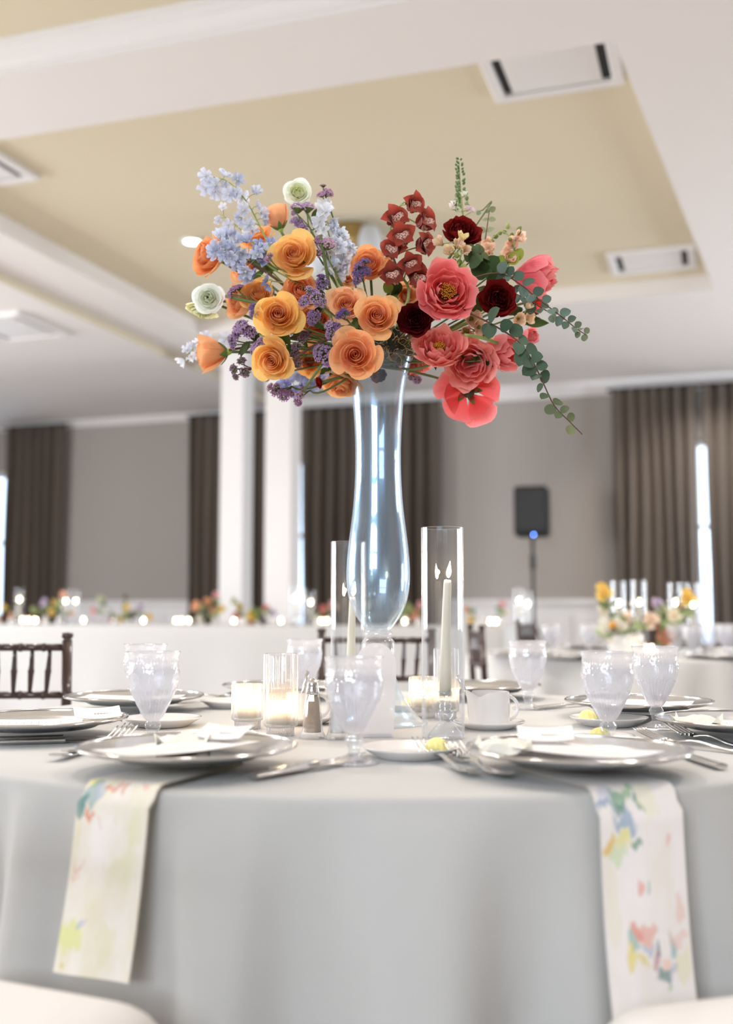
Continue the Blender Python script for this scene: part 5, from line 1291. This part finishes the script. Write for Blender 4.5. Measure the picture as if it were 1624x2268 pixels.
eucalyptus([(985, 675), (1040, 694), (1100, 724), (1150, 758), (1180, 800), (1202, 845), (1228, 898), (1262, 934), (1290, 962)], 2.17, 2.20, .038, 'longest eucalyptus branch trailing down at the right', 14, 2, start=.30, bare=.09, col=(srgb(68, 90, 70), srgb(98, 118, 98)))
eucalyptus([(1060, 600), (1070, 560), (1078, 510), (1084, 468)], 2.33, 2.36, .024, 'thin upright eucalyptus sprig behind the topmost burgundy bloom', 5, 3, start=.45, col=(srgb(120, 128, 92), srgb(156, 160, 122)))
eucalyptus([(1040, 650), (1090, 640), (1140, 650), (1190, 676), (1240, 706)], 2.25, 2.27, .028, 'second eucalyptus branch running close under the arching one', 7, 4, start=.5)
eucalyptus([(960, 660), (1020, 600), (1052, 570), (1066, 560)], 2.25, 2.25, .032, 'short eucalyptus tip behind the large open peony', 4, 5, start=.62, col=(srgb(76, 92, 62), srgb(104, 122, 84)))
def snapdragon(path, d, buds, blossoms, label, seed, bcol=(srgb(250, 196, 176), srgb(252, 226, 196))):
    t, base, st = spray('snapdragon_stem', path, d, d, .0026, label, 'snapdragon', 'peach snapdragon stems', 'palestem'); rnd = random.Random(seed)
    for (x, y, r) in buds:
        p = P(x, y, d + rnd.uniform(-.015, .015)); s0 = nearest(st, p); dr = (p - s0); dr = dr.normalized() if dr.length > .002 else Vector((0, 0, 1))
        dr = (dr + Vector((rnd.uniform(-.3, .3), -.4, .3))).normalized()
        put('bud', BUDM, t, p - dr * .006 - base, dr.to_track_quat('Z', 'Y'), r * 1.3 * d / FPX, lerp3(srgb(110, 132, 60), srgb(184, 192, 116), rnd.random()))
    for (x, y, r, f) in blossoms:
        p = P(x, y, d + rnd.uniform(-.02, .01)); q = facing_q(f, rnd.random() * 6)
        b = put('blossom', SNAP[rnd.randrange(2)], t, p - base, q, r * 1.25 * d / FPX * .8, lerp3(bcol[0], bcol[1], rnd.random()))
        put('blossom', SNAP[1], t, p - base - (q @ Vector((0, 0, 1))) * .004, q @ Quaternion((0, 0, 1), 1.0), r * 1.25 * d / FPX, lerp3(bcol[0], bcol[1], rnd.random()))
        put('bud', BUDM, t, p - base - (q @ Vector((0, 0, 1))) * .006, q, r * .55 * d / FPX, srgb(150, 166, 90))
        s0 = nearest(st, p); MB().tube([s0 - base, (s0 + p) / 2 - base, p - base], .0014, 5).build('flower_stalk', M['palestem'], t)
snapdragon([(1075, 690), (1110, 622), (1132, 575), (1140, 545), (1128, 522), (1108, 514), (1090, 530), (1084, 546)], 2.33, [(1084, 548, 7), (1090, 536, 7), (1098, 524, 7), (1108, 516, 6.5), (1118, 513, 6), (1125, 502, 7), (1134, 520, 6), (1149, 508, 7), (1150, 516, 6), (1130, 530, 6), (1088, 543, 6)], [(1145, 530, 13, (.5, .3, .7)), (1136, 546, 14, (-.2, .1, .9)), (1128, 560, 11, (-.6, .0, .7)), (1084, 560, 14, (-.2, .4, .9)), (1082, 545, 12, (-.3, .2, .8)), (1124, 576, 13, (.3, .3, .8)), (1086, 575, 10, (.2, -.3, .9))], 'peach snapdragon stem curled into an arch beside the cupped peony', 1)
snapdragon([(985, 640), (1010, 600), (1022, 560), (1022, 530)], 2.22, [(1002, 548, 6), (1012, 566, 8), (1006, 578, 8), (1018, 580, 8), (1026, 590, 8), (1030, 602, 7), (1032, 614, 7), (1034, 626, 6), (1012, 590, 7)], [(1022, 532, 12, (.3, .7, .6)), (1014, 546, 12, (.2, .4, .9)), (998, 560, 12, (-.4, .2, .9)), (1024, 556, 12, (.5, .0, .8)), (978, 540, 12, (-.7, .3, .6))], 'green and cream snapdragon tip between the open peony and top bloom', 2, (srgb(238, 226, 160), srgb(248, 214, 196)))
snapdragon([(1020, 740), (1040, 716), (1052, 704)], 2.26, [(1030, 730, 6)], [(1044, 706, 18, (.1, -.2, 1)), (1060, 724, 17, (.2, -.3, .9)), (1036, 736, 15, (-.2, -.4, .9)), (1072, 740, 15, (.4, -.3, .9))], 'cream peach snapdragon blossoms under the right burgundy bloom', 3, (srgb(248, 206, 180), srgb(250, 226, 200)))
snapdragon([(1090, 720), (1130, 706), (1160, 700)], 2.28, [(1166, 676, 8)], [(1148, 706, 13, (.1, -.3, .9)), (1164, 704, 13, (.5, -.2, .8)), (1168, 680, 10, (.6, .5, .6))], 'cream snapdragon blossoms behind the upper trailing branch', 4, (srgb(250, 214, 180), srgb(252, 234, 200)))
def stock():
    t, base, st = spray('green_flower_spike', [(1040, 560), (1026, 480), (1021, 430), (1018, 390), (1017, 358)], 2.34, 2.37, .0026, 'tall green budded spike standing highest at the right', 'flower spike', None, 'palestem'); rnd = random.Random(4)
    for y in range(356, 474, 7):
        k = (y - 356) / 118
        for sx in (-1, 1, -.4):
            x = 1017 + 6 * k + sx * (4 + 6 * k) * rnd.uniform(.6, 1.2); p = P(x, y + rnd.uniform(-3, 3), 2.35 + rnd.uniform(-.01, .01))
            put('bud', BUDM, t, p - base, Vector((sx * .6, -.4, .7)).to_track_quat('Z', 'Y'), (3.8 + 3.2 * k) * 2.35 / FPX, lerp3(srgb(100, 132, 84), srgb(176, 190, 130), k * rnd.random() + .2 * k))
    for (x, y, c) in ((1006, 455, srgb(240, 232, 226)), (1000, 464, srgb(236, 226, 214)), (1036, 466, srgb(236, 210, 214)), (1044, 470, srgb(238, 216, 220)), (1030, 434, srgb(232, 232, 214)), (1012, 468, srgb(222, 224, 200))):
        p = P(x, y, 2.34); put('blossom', DELF[1], t, p - base, facing_q((rnd.uniform(-.5, .5), .5, .8), rnd.random()), 9 * 2.34 / FPX, c)
        s0 = nearest(st, p); MB().tube([s0 - base, p - base], .0009, 4).build('flower_stalk', M['palestem'], t)
stock()
LD = (srgb(44, 62, 36), srgb(86, 108, 58))
def leafy(x0, y0, x1, y1, d, n, size, label, seed, col=LD, me=None):
    t, base, st = spray('leafy_sprig', [(x0, y0), ((x0 + x1) / 2, (y0 + y1) / 2 - 3), (x1, y1)], d, d, .0022, label, 'greenery', 'leafy green sprigs', 'stem'); rnd = random.Random(seed); m = len(st)
    for k in range(n):
        i = min(m - 2, int((.35 + .65 * k / max(1, n - 1)) * (m - 1))); p = st[i]; tan = (st[i + 1] - st[i]).normalized()
        side = tan.cross(Vector((0, -1, 0))).normalized()
        dr = side * rnd.choice((-1, 1)) * rnd.uniform(.5, 1) + tan * rnd.uniform(.3, 1) + Vector((0, rnd.uniform(-.5, .2), 0))
        put_leaf(t, base, p, dr, Vector((rnd.uniform(-.5, .5), -1, rnd.uniform(-.2, .6))), size * rnd.uniform(.7, 1.2), lerp3(col[0], col[1], rnd.random()), me or LEAFL)
leafy(860, 690, 880, 650, 2.30, 5, .030, 'dark leaves under the brown orchids', 1, LD, LEAFR)
leafy(845, 735, 868, 640, 2.28, 4, .026, 'olive green leaves beside the deep-eyed peach rose', 2, (srgb(70, 84, 34), srgb(112, 124, 52)), LEAFR)
leafy(690, 740, 735, 650, 2.26, 5, .05, 'dark strap leaves behind the tall green stem', 3)
leafy(790, 760, 770, 735, 2.22, 4, .04, 'dark green leaves above the rim rose', 4)
leafy(680, 770, 630, 765, 2.24, 5, .042, 'mid green leaves above the downward-facing rose', 5, (srgb(70, 96, 50), srgb(112, 134, 70)))
leafy(600, 760, 545, 758, 2.25, 6, .038, 'grey green leaves among the left statice', 6, (srgb(62, 72, 50), srgb(100, 110, 74)))
leafy(1050, 800, 1078, 790, 2.27, 3, .030, 'dark green peony leaves between the hanging coral blooms', 8)
leafy(950, 790, 992, 812, 2.33, 5, .034, 'green peony leaf under the ragged coral peony', 9)
leafy(1090, 640, 1075, 590, 2.27, 6, .038, 'broad dark leaves behind the right burgundy bloom', 10, LD, LEAFR)
leafy(1130, 690, 1165, 720, 2.32, 5, .045, 'narrow dark leaves under the cupped pink peony', 11)
leafy(1100, 600, 1145, 578, 2.33, 4, .036, 'lime green leaf touching the cupped pink peony', 12, (srgb(130, 150, 60), srgb(176, 184, 84)), LEAFR)
leafy(600, 610, 575, 600, 2.28, 4, .04, 'slim green leaves beside the blue delphinium stems', 13, (srgb(70, 96, 50), srgb(112, 134, 70)))
leafy(700, 540, 690, 480, 2.30, 2, .03, 'two slim leaves on the upper violet statice stem', 14)
leafy(1045, 690, 1050, 660, 2.24, 4, .034, 'dark leaves between the large peony and burgundy bloom', 15, LD, LEAFR)
leafy(740, 800, 730, 830, 2.34, 4, .036, 'green leaves over the drooping peach rose', 16)
leafy(1075, 470, 1062, 468, 2.37, 2, .012, 'tiny grey green tips beside the thin upright sprig', 17, (srgb(120, 140, 110), srgb(140, 156, 122)), LEAFR)
def branch(pts, ds, rad, label, mat='woody'):
    base = P(*pts[0], ds[0]); q = [P(x, y, ds[0] + (ds[1] - ds[0]) * i / (len(pts) - 1)) - base for i, (x, y) in enumerate(pts)]
    t = thing('bare_stem', label, 'stem', base, 0, None)
    MB().tube(bez(q[0], q[1], q[2], 8) if len(q) == 3 else q, rad, 8).build('stalk', M[mat], t)
branch([(500, 656), (560, 668), (640, 690)], (2.27, 2.24), .0036, 'straight green stem of the far left white ranunculus', 'stem')
branch([(690, 736), (610, 760), (508, 775)], (2.24, 2.30), .0028, 'brown stem of the left peach rosebud')
branch([(648, 800), (690, 760), (760, 740)], (2.18, 2.26), .0030, 'brown branch above the lower golden rose')
branch([(710, 520), (722, 600), (742, 690)], (2.19, 2.26), .0034, 'thick dark green stem left of the deep orange rose', 'stem')
branch([(545, 576), (600, 604), (650, 650)], (2.26, 2.26), .0030, 'brown rose stem under the blue delphinium')
branch([(712, 808), (684, 850), (668, 870)], (2.20, 2.24), .0028, 'dark green stem of the lowest pink statice', 'stem')
branch([(1030, 742), (1064, 744), (1102, 760)], (2.19, 2.24), .0036, 'thick pale green stem of the leaning coral peony', 'palestem')
# mechanics at the mouth of the vase
fo = thing('floral_foam', 'dark floral foam dome under the blooms on the vase rim', 'floral foam', VTOP + Vector((0, 0, -.012)))
MB().grid(lambda a, b: ((.086 - .02 * b) * cos(2 * pi * a) * sin(pi * (.5 - b * .5)) ** .4 if b < 1 else 0, (.086 - .02 * b) * sin(2 * pi * a) * sin(pi * (.5 - b * .5)) ** .4 if b < 1 else 0, .0 + .085 * b), 32, 8, True).lathe([(.001, 0), (.086, 0)], 32).build('foam_block', M['foam'], fo)
MB().lathe([(.0785, -.001), (.0865, .0), (.0905, .016), (.086, .017), (.080, .004), (.0785, -.001)], 48).build('dish', M['tape'], fo)
MB().grid(lambda a, b: (.093 * sin((a - .5) * .25 + .38), -.093 * cos((a - .5) * .25 + .38) - .004 * b, -.004 + .05 * b + .02 * (a - .5)), 4, 4).build('tape_strip', M['tape'], fo)
rnd = random.Random(77); mb = MB()
for k in range(150):
    a = rnd.uniform(-2.6, 1.4) - pi / 2 + .5; r = rnd.uniform(.085, .10); z = rnd.uniform(-.01, .05)
    p = Vector((r * cos(a), r * sin(a), z)); c = [p]
    dr = Vector((rnd.uniform(-1, 1), rnd.uniform(-.6, .3), rnd.uniform(-.6, .6)))
    for i in range(7):
        dr = (dr + Vector((rnd.uniform(-1, 1), rnd.uniform(-1, .8), rnd.uniform(-1, 1))) * .8).normalized(); c.append(c[-1] + dr * .006)
    mb.tube(c, .0005, 3, False)
sw = mb.build('straw_tangle', M['straw'], None, loc=VTOP + Vector((0, 0, -.01))); stuff(sw); tag(sw, 'curly dry straw spilling over the vase rim', 'straw')

# ================================================================== BACKGROUND TABLES
HZ = .857; HD = .76
HP0 = Vector((-3.48, 10.3, 0))
def ht(px, back, z):                            # a point on the head table seen at column px, `back` metres behind its front edge
    m = (px - 812) / FPX; p0 = HP0 + V * back
    t = (m * p0.y - p0.x) / (U.x - m * U.y); q = p0 + U * t
    return Vector((q.x, q.y, z))
a = ht(-420, 0, 0); b = ht(1118, 0, 0); L = (b - a).length; mid = (a + b) / 2 + V * HD / 2
hd = thing('head_table', 'long head table under the pale floor-length cloth', 'table', (mid.x, mid.y, 0), -TH)
MB().box((0, 0, HZ - .02), (L - .03, HD - .03, .03)).build('tabletop', M['mahogany'], hd, False)
for sx in (-1, -.33, .33, 1):
    for sy in (-1, 1): MB().box((sx * (L / 2 - .1), sy * (HD / 2 - .08), (HZ - .035) / 2), (.05, .05, HZ - .035)).build('leg', M['black_metal'], hd, False)
def hcloth():
    n = 300; per = 2 * (L + HD); rows = [(0, HZ), (.3, HZ - .002), (.5, HZ - .012)] + [(1, HZ - .012 - (HZ - .03) * (q / 12)) for q in range(1, 13)]
    vs = []
    for (o, z) in rows:
        w = (HZ - z) / HZ
        for i in range(n):
            s = per * i / n
            if s < L: x, y, nx, ny = -L / 2 + s, -HD / 2, 0, -1
            elif s < L + HD: x, y, nx, ny = L / 2, -HD / 2 + s - L, 1, 0
            elif s < 2 * L + HD: x, y, nx, ny = L / 2 - (s - L - HD), HD / 2, 0, 1
            else: x, y, nx, ny = -L / 2, HD / 2 - (s - 2 * L - HD), -1, 0
            k = .012 * o + w * .022 * (sin(s * 4.1) + .6 * sin(s * 9.3 + 1)); vs.append((x + nx * k, y + ny * k, z))
    fs = [(j * n + i, j * n + (i + 1) % n, (j + 1) * n + (i + 1) % n, (j + 1) * n + i) for j in range(len(rows) - 1) for i in range(n)]
    mb = MB(); mb.add(vs, [tuple(reversed(f)) for f in fs] + [tuple(range(n))]); return mb
o = hcloth().build('tablecloth', M['white_cloth'], None); o.location = (mid.x, mid.y, 0); o.rotation_euler = (0, 0, -TH)
tag(o, 'pale cloth to the floor on the long head table', 'tablecloth')
# tapers and votives along the head table
for i, (px, py) in enumerate([(45, 1327), (147, 1331), (169, 1331), (652, 1326), (666, 1326), (688, 1334), (1148, 1330), (1167, 1338)]):
    bk = .22 + .05 * (i % 3); p = ht(px, bk, HZ); ztip = CAMZ + (1352 - py) / FPX * p.y
    lab = ORD[i] + ' taper from the left on the head table'
    taper(Vector((p.x, p.y, 0)), HZ + .0795, ztip - .02, (0, 0, 0), 'tall ivory candle, the ' + lab, 0, 'tapers on the head table', fl=1.15)
    holder(Vector((p.x, p.y, 0)), 'glass holder under the ' + lab, HZ, 'candle holders on the head table')
    t = thing('hurricane_glass', 'glass cylinder round the ' + lab, 'hurricane', (p.x, p.y, HZ), 0, 'glass cylinders on the head table')
    MB().lathe([(.042, .001), (.042, ztip - HZ + .10)], 32).build('cylinder', M['clear'], t)
VOT = thing('votive_holder', 'x', 'candle holder', (0, 0, 0), 0, 'votives on the head table')
MB().lathe([(.001, .004), (.026, .004), (.031, .010), (.032, .065)], 64, lambda a, j, z: .001 * abs(sin(a * 16))).build('ribbed_wall', M['ribbed'], VOT)
TEA = thing('tealight', 'x', 'candle', (0, 0, 0), 0, 'tealights on the head table')
MB().lathe([(.0005, 0), (.0195, 0), (.0195, .021), (.0005, .0215)], 20).build('wax', M['wax'], TEA)
put('flame', FLAME, TEA, (0, 0, .022), scale=1.25)
for i, px in enumerate([54, 66, 82, 188, 320, 392, 404, 420, 520, 623, 712, 724, 896, 1084, 1098]):
    p = ht(px, .08 + .03 * (i % 2), HZ); o = VOT if i == 0 else dup(VOT); o.location = p
    o['label'] = 'glowing votive glass, ' + ORD[i] + ' from the left along the head table'
    c = TEA if i == 0 else dup(TEA); c.location = p + Vector((0, 0, .0045)); c['label'] = 'lit tealight in the ' + ORD[i] + ' votive from the left on the head table'
# blossoms in low vases along the head table
def pom(seed, mat, n=16):
    return cup_petals(n, seed, mat, .12, .95, .6, -.05, .6, .06, z0=-.4, pw=1.1, curl=.12, res=(4, 4))
POM = []
for sd in (201, 202, 203):
    mb = MB()
    for me, q in pom(sd, M['petal']):
        mb.add([v.co[:] for v in me.vertices], [tuple(p.vertices) for p in me.polygons], [(.5, v.co.length) for v in me.vertices]); 
    POM.append(mb.mesh('bloom', M['petal']))
BUDVASE = thing('bud_vase', 'x', 'vase', (0, 0, 0), 0, 'small bud vases on the head table')
MB().lathe([(.001, .001), (.022, .001), (.028, .012), (.030, .035), (.018, .062), (.013, .078), (.016, .088)], 24).build('body', M['porcelain'], BUDVASE)
LSET = ['leaf']
def bgbloom(pt, r, col, label, group, foot_z, seed, cat='flower', name='bloom_stem', to=None, face=None):
    t = thing(name, label, cat, pt, 0, group); rnd = random.Random(seed)
    f = face or Vector((rnd.uniform(-.5, .5), -1, rnd.uniform(.0, .9)))
    put('bloom', POM[seed % 3], t, (0, 0, 0), f.normalized().to_track_quat('Z', 'Y'), r, lerp3(col, (.95, .88, .80), .16))
    to = to or Vector((pt.x, pt.y + .01, foot_z)); e = to - pt
    MB().tube([Vector((0, 0, 0)) + Vector((0, .01, -r * .3)), e * .5 + Vector((0, .01, 0)), e], .003, 5).build('stem', M['stem'], t)
    for k in range(2):
        dr = Vector((rnd.uniform(-1, 1), rnd.uniform(-.6, .2), rnd.uniform(-.2, .6)))
        put_leaf(t, Vector((0, 0, 0)), e * .35, dr, Vector((0, -1, .6)), r * 1.3, lerp3(srgb(112, 130, 84), srgb(168, 182, 136), rnd.random()), LEAFR)
    return t
YE, PE, RD, PU, LV, WH, GR, PKK, OR = srgb(248, 214, 96), srgb(250, 190, 150), srgb(206, 44, 36), srgb(98, 58, 98), srgb(214, 196, 226), srgb(246, 240, 230), srgb(176, 190, 120), srgb(244, 180, 186), srgb(246, 150, 70)
clusters = [
    ("at the head table's far left end", [(12, 1345, 10, YE, 'pale yellow'), (28, 1362, 9, PE, 'peach'), (6, 1366, 8, RD, 'red')]),
    ("between the head table's first two tapers", [(78, 1350, 9, GR, 'green'), (100, 1334, 12, LV, 'lilac'), (126, 1338, 12, YE, 'yellow'), (118, 1356, 10, YE, 'buttery'), (143, 1316, 11, PE, 'peach'), (160, 1358, 10, PE, 'apricot')]),
    ("in the head table's red and yellow group", [(224, 1326, 11, srgb(206, 214, 176), 'pale green'), (210, 1352, 10, PKK, 'pink'), (254, 1368, 12, RD, 'red'), (282, 1345, 11, YE, 'yellow'), (272, 1370, 10, YE, 'golden'), (296, 1362, 12, PU, 'plum'), (312, 1344, 11, LV, 'lilac'), (280, 1322, 8, srgb(110, 92, 60), 'brown'), (334, 1366, 10, YE, 'lemon')]),
    ("on the head table left of the columns", [(436, 1341, 14, PE, 'peach'), (460, 1332, 11, srgb(240, 170, 120), 'apricot'), (476, 1356, 13, PE, 'blush'), (456, 1362, 10, srgb(60, 84, 50), 'dark green'), (492, 1348, 11, YE, 'yellow'), (480, 1318, 10, PKK, 'pink'), (444, 1368, 9, WH, 'white')]),
    ("on the head table below the columns", [(524, 1364, 11, RD, 'red'), (560, 1360, 15, srgb(250, 220, 60), 'bright yellow'), (560, 1378, 11, RD, 'crimson'), (586, 1374, 12, PU, 'purple'), (532, 1342, 11, YE, 'yellow'), (590, 1346, 11, srgb(230, 150, 150), 'rose pink'), (606, 1356, 10, LV, 'lilac'), (520, 1330, 9, GR, 'green')]),
    ("right of the head table's three grouped tapers", [(716, 1348, 11, srgb(210, 90, 90), 'dusty red'), (738, 1340, 12, PKK, 'pink'), (704, 1366, 9, GR, 'green')]),
    ("on the head table beside the glass bulb", [(905, 1344, 11, GR, 'green'), (918, 1362, 14, srgb(240, 170, 140), 'salmon'), (896, 1366, 10, YE, 'yellow'), (930, 1340, 10, PKK, 'pink')]),
    ("on the head table right of the hurricane", [(1042, 1372, 11, YE, 'yellow'), (1034, 1350, 10, PE, 'peach'), (1112, 1338, 11, PKK, 'pale pink'), (1124, 1356, 10, WH, 'white')]),
]
nv = 0
for ci, (where, fl) in enumerate(clusters):
    xs = [f[0] for f in fl]; cx = sum(xs) / len(xs)
    vz = [ht(x, .27, HZ) for x in (cx - 16, cx + 14)]
    for k, p in enumerate(vz):
        o = BUDVASE if nv == 0 else dup(BUDVASE); nv += 1; o.location = p
        o['label'] = ('left' if k == 0 else 'right') + ' white bud vase ' + where
    for k, (x, y, r, col, cn) in enumerate(fl):
        p = ht(x, .16 + .06 * (k % 3), 0); p.z = CAMZ + (1352 - y) / FPX * p.y; p.z = max(p.z, HZ + .03)
        v = min(vz, key=lambda q: abs(q.x - p.x))
        bgbloom(p, r * p.y / FPX, col, cn + ' blossom ' + where, 'blossoms along the head table', HZ, ci * 20 + k, to=Vector((v.x, v.y, HZ + .07)))

# ------------------------------------------------------------------ the second round table
C2 = Vector((1.49, 6.15, 0))
t2 = thing('round_table', 'second round table at the right under its pale cloth', 'table', C2)
MB().lathe([(.001, TZ - .03), (TR - .012, TZ - .03), (TR - .012, TZ - .006), (.001, TZ - .006)], 48).build('tabletop', M['mahogany'], t2)
for k in range(4): MB().tube([(cos(pi / 4 + k * pi / 2) * .55, sin(pi / 4 + k * pi / 2) * .55, 0), (cos(pi / 4 + k * pi / 2) * .55, sin(pi / 4 + k * pi / 2) * .55, TZ - .03)], .018, 8).build('leg', M['black_metal'], t2)
o = cloth_mesh(TR, 19, 8, 240).build('tablecloth', M['white_cloth'], None, loc=C2); tag(o, 'pale grey cloth on the second round table at the right', 'tablecloth')
def on2(px, d): p = settle(px, d=d); return Vector((p.x, p.y, TZ))
for i, (px, d) in enumerate([(1585, 5.42), (1150, 5.66), (1240, 5.44), (1600, 6.1), (1300, 6.7)]):
    o = dup(CH); o.location = on2(px, d); o['label'] = 'silver charger on the second table, ' + ['at the right frame edge', 'nearest its left end', 'behind the front right goblet', 'second at the right frame edge', 'behind the low white vase'][i]; o['group'] = 'chargers on the second table'
for i, (px, d) in enumerate([(1218, 5.75), (1302, 5.95), (1530, 5.5), (1492, 5.62), (1570, 5.75), (1598, 6.0), (1610, 5.55)]):
    o = dup(GB); o.location = on2(px, d); o['label'] = 'blurred goblet on the second table, ' + ['second from its left end', 'left of the low white vase', 'right of the red bloom', 'just behind the red bloom', 'before the white window slit', 'far one by the right frame edge', 'near one by the right frame edge'][i]; o['group'] = 'goblets on the second table'
for i, (px, d, fy) in enumerate([(1368, 6.0, 1336), (1413, 5.85, 1334), (1493, 6.35, 1334), (1532, 6.45, 1338)]):
    p = hurricane(px, d, 'glass cylinder on the second table, ' + ORD[i] + ' from the left', h=.40, grp='glass cylinders on the second table')
    zt = CAMZ + (1352 - fy) / FPX * d
    holder(p, 'glass candle holder on the second table, ' + ORD[i] + ' from the left', TZ, 'candle holders on the second table')
    taper(p, TZ + .0795, zt - .02, (0, 0, 0), 'ivory taper on the second table, ' + ORD[i] + ' from the left', 0, 'tapers on the second table', fl=1.1)
for i, (px, d) in enumerate([(1440, 5.55), (1428, 5.6)]):
    o = dup(VOT); o.location = on2(px, d); o['label'] = ['right', 'left'][i] + ' glowing votive glass on the second table'; o['group'] = 'votives on the second table'
    c = dup(TEA); c.location = on2(px, d) + Vector((0, 0, .0045)); c['label'] = 'lit tealight in the ' + ['right', 'left'][i] + ' votive on the second table'; c['group'] = 'tealights on the second table'
lv = thing('low_vase', 'low round white vase of flowers on the second table', 'vase', on2(1383, 5.75))
MB().lathe([(.001, .001), (.08, .001), (.092, .03), (.095, .07), (.09, .115), (.086, .12), (.083, .112), (.08, .08), (.001, .075)], 40).build('body', M['porcelain'], lv)
LVT = on2(1383, 5.75) + Vector((0, 0, .10))
for k, (x, y, r, col, lab) in enumerate([(1338, 1310, 20, YE, 'yellow garden rose leaning out highest at the left of the second table'), (1356, 1390, 31, WH, 'open white bloom with a yellow heart on the second table'), (1336, 1352, 13, srgb(234, 228, 208), 'cream bud under the yellow garden rose on the second table'), (1392, 1368, 18, srgb(246, 226, 206), 'cream blossom between the first two tapers on the second table'), (1442, 1372, 18, srgb(244, 220, 198), 'blush blossom right of the second taper on the second table'), (1378, 1400, 16, WH, 'white blossom low in the vase of the second table'), (1466, 1346, 14, srgb(190, 200, 150), 'pale green blossom in the middle of the second table'), (1470, 1376, 14, srgb(176, 192, 130), 'green filler bloom above the red one on the second table'), (1494, 1362, 16, srgb(246, 232, 206), 'ivory blossom under the third taper on the second table'), (1525, 1322, 18, YE, 'yellow rose at the right of the third taper on the second table'), (1456, 1336, 12, LV, 'lilac blossom behind the second taper on the second table'), (1462, 1392, 9, RD, 'red bloom low on the second table'), (1484, 1408, 17, srgb(196, 112, 84), 'rust brown bloom beside the red one on the second table'), (1470, 1416, 15, srgb(206, 130, 90), 'copper bloom lowest on the second table'), (1512, 1350, 13, srgb(200, 160, 130), 'dusty peach blossom under the right yellow rose')]):
    d = 5.62 + .09 * (k % 4); p = P(x, y, d); p.z = max(p.z, TZ + .03)
    to = LVT + Vector((.04 * (k % 3 - 1), .0, 0)) if x < 1450 else on2(1483, 5.85) + Vector((0, 0, .07))
    t = bgbloom(p, r * 1.2 * d / FPX, col, lab, 'blooms on the second table', TZ, 300 + k, to=to)
    if 'heart' in lab: 
        e = MB().lathe([(.001, 0), (.02, .004), (.016, .02), (.001, .026)], 16).build('flower_heart', M['stamen'], t, loc=(-.008, -.045, .012)); e.rotation_euler = (pi / 2, 0, 0)
o = dup(BUDVASE); o.location = on2(1483, 5.85); o['label'] = 'white bud vase under the rust bloom on the second table'; o['group'] = None or 'bud vases on the second table'
# chairs around it
put_chair(dup(CHAIR), .725, 4.9, radians(88), 'blurred dark chair behind the front hurricane, left of the second table')
put_chair(dup(CHAIR), 1.32, 7.45, radians(115), 'blurred dark chair beyond the second table, between the two far tapers')
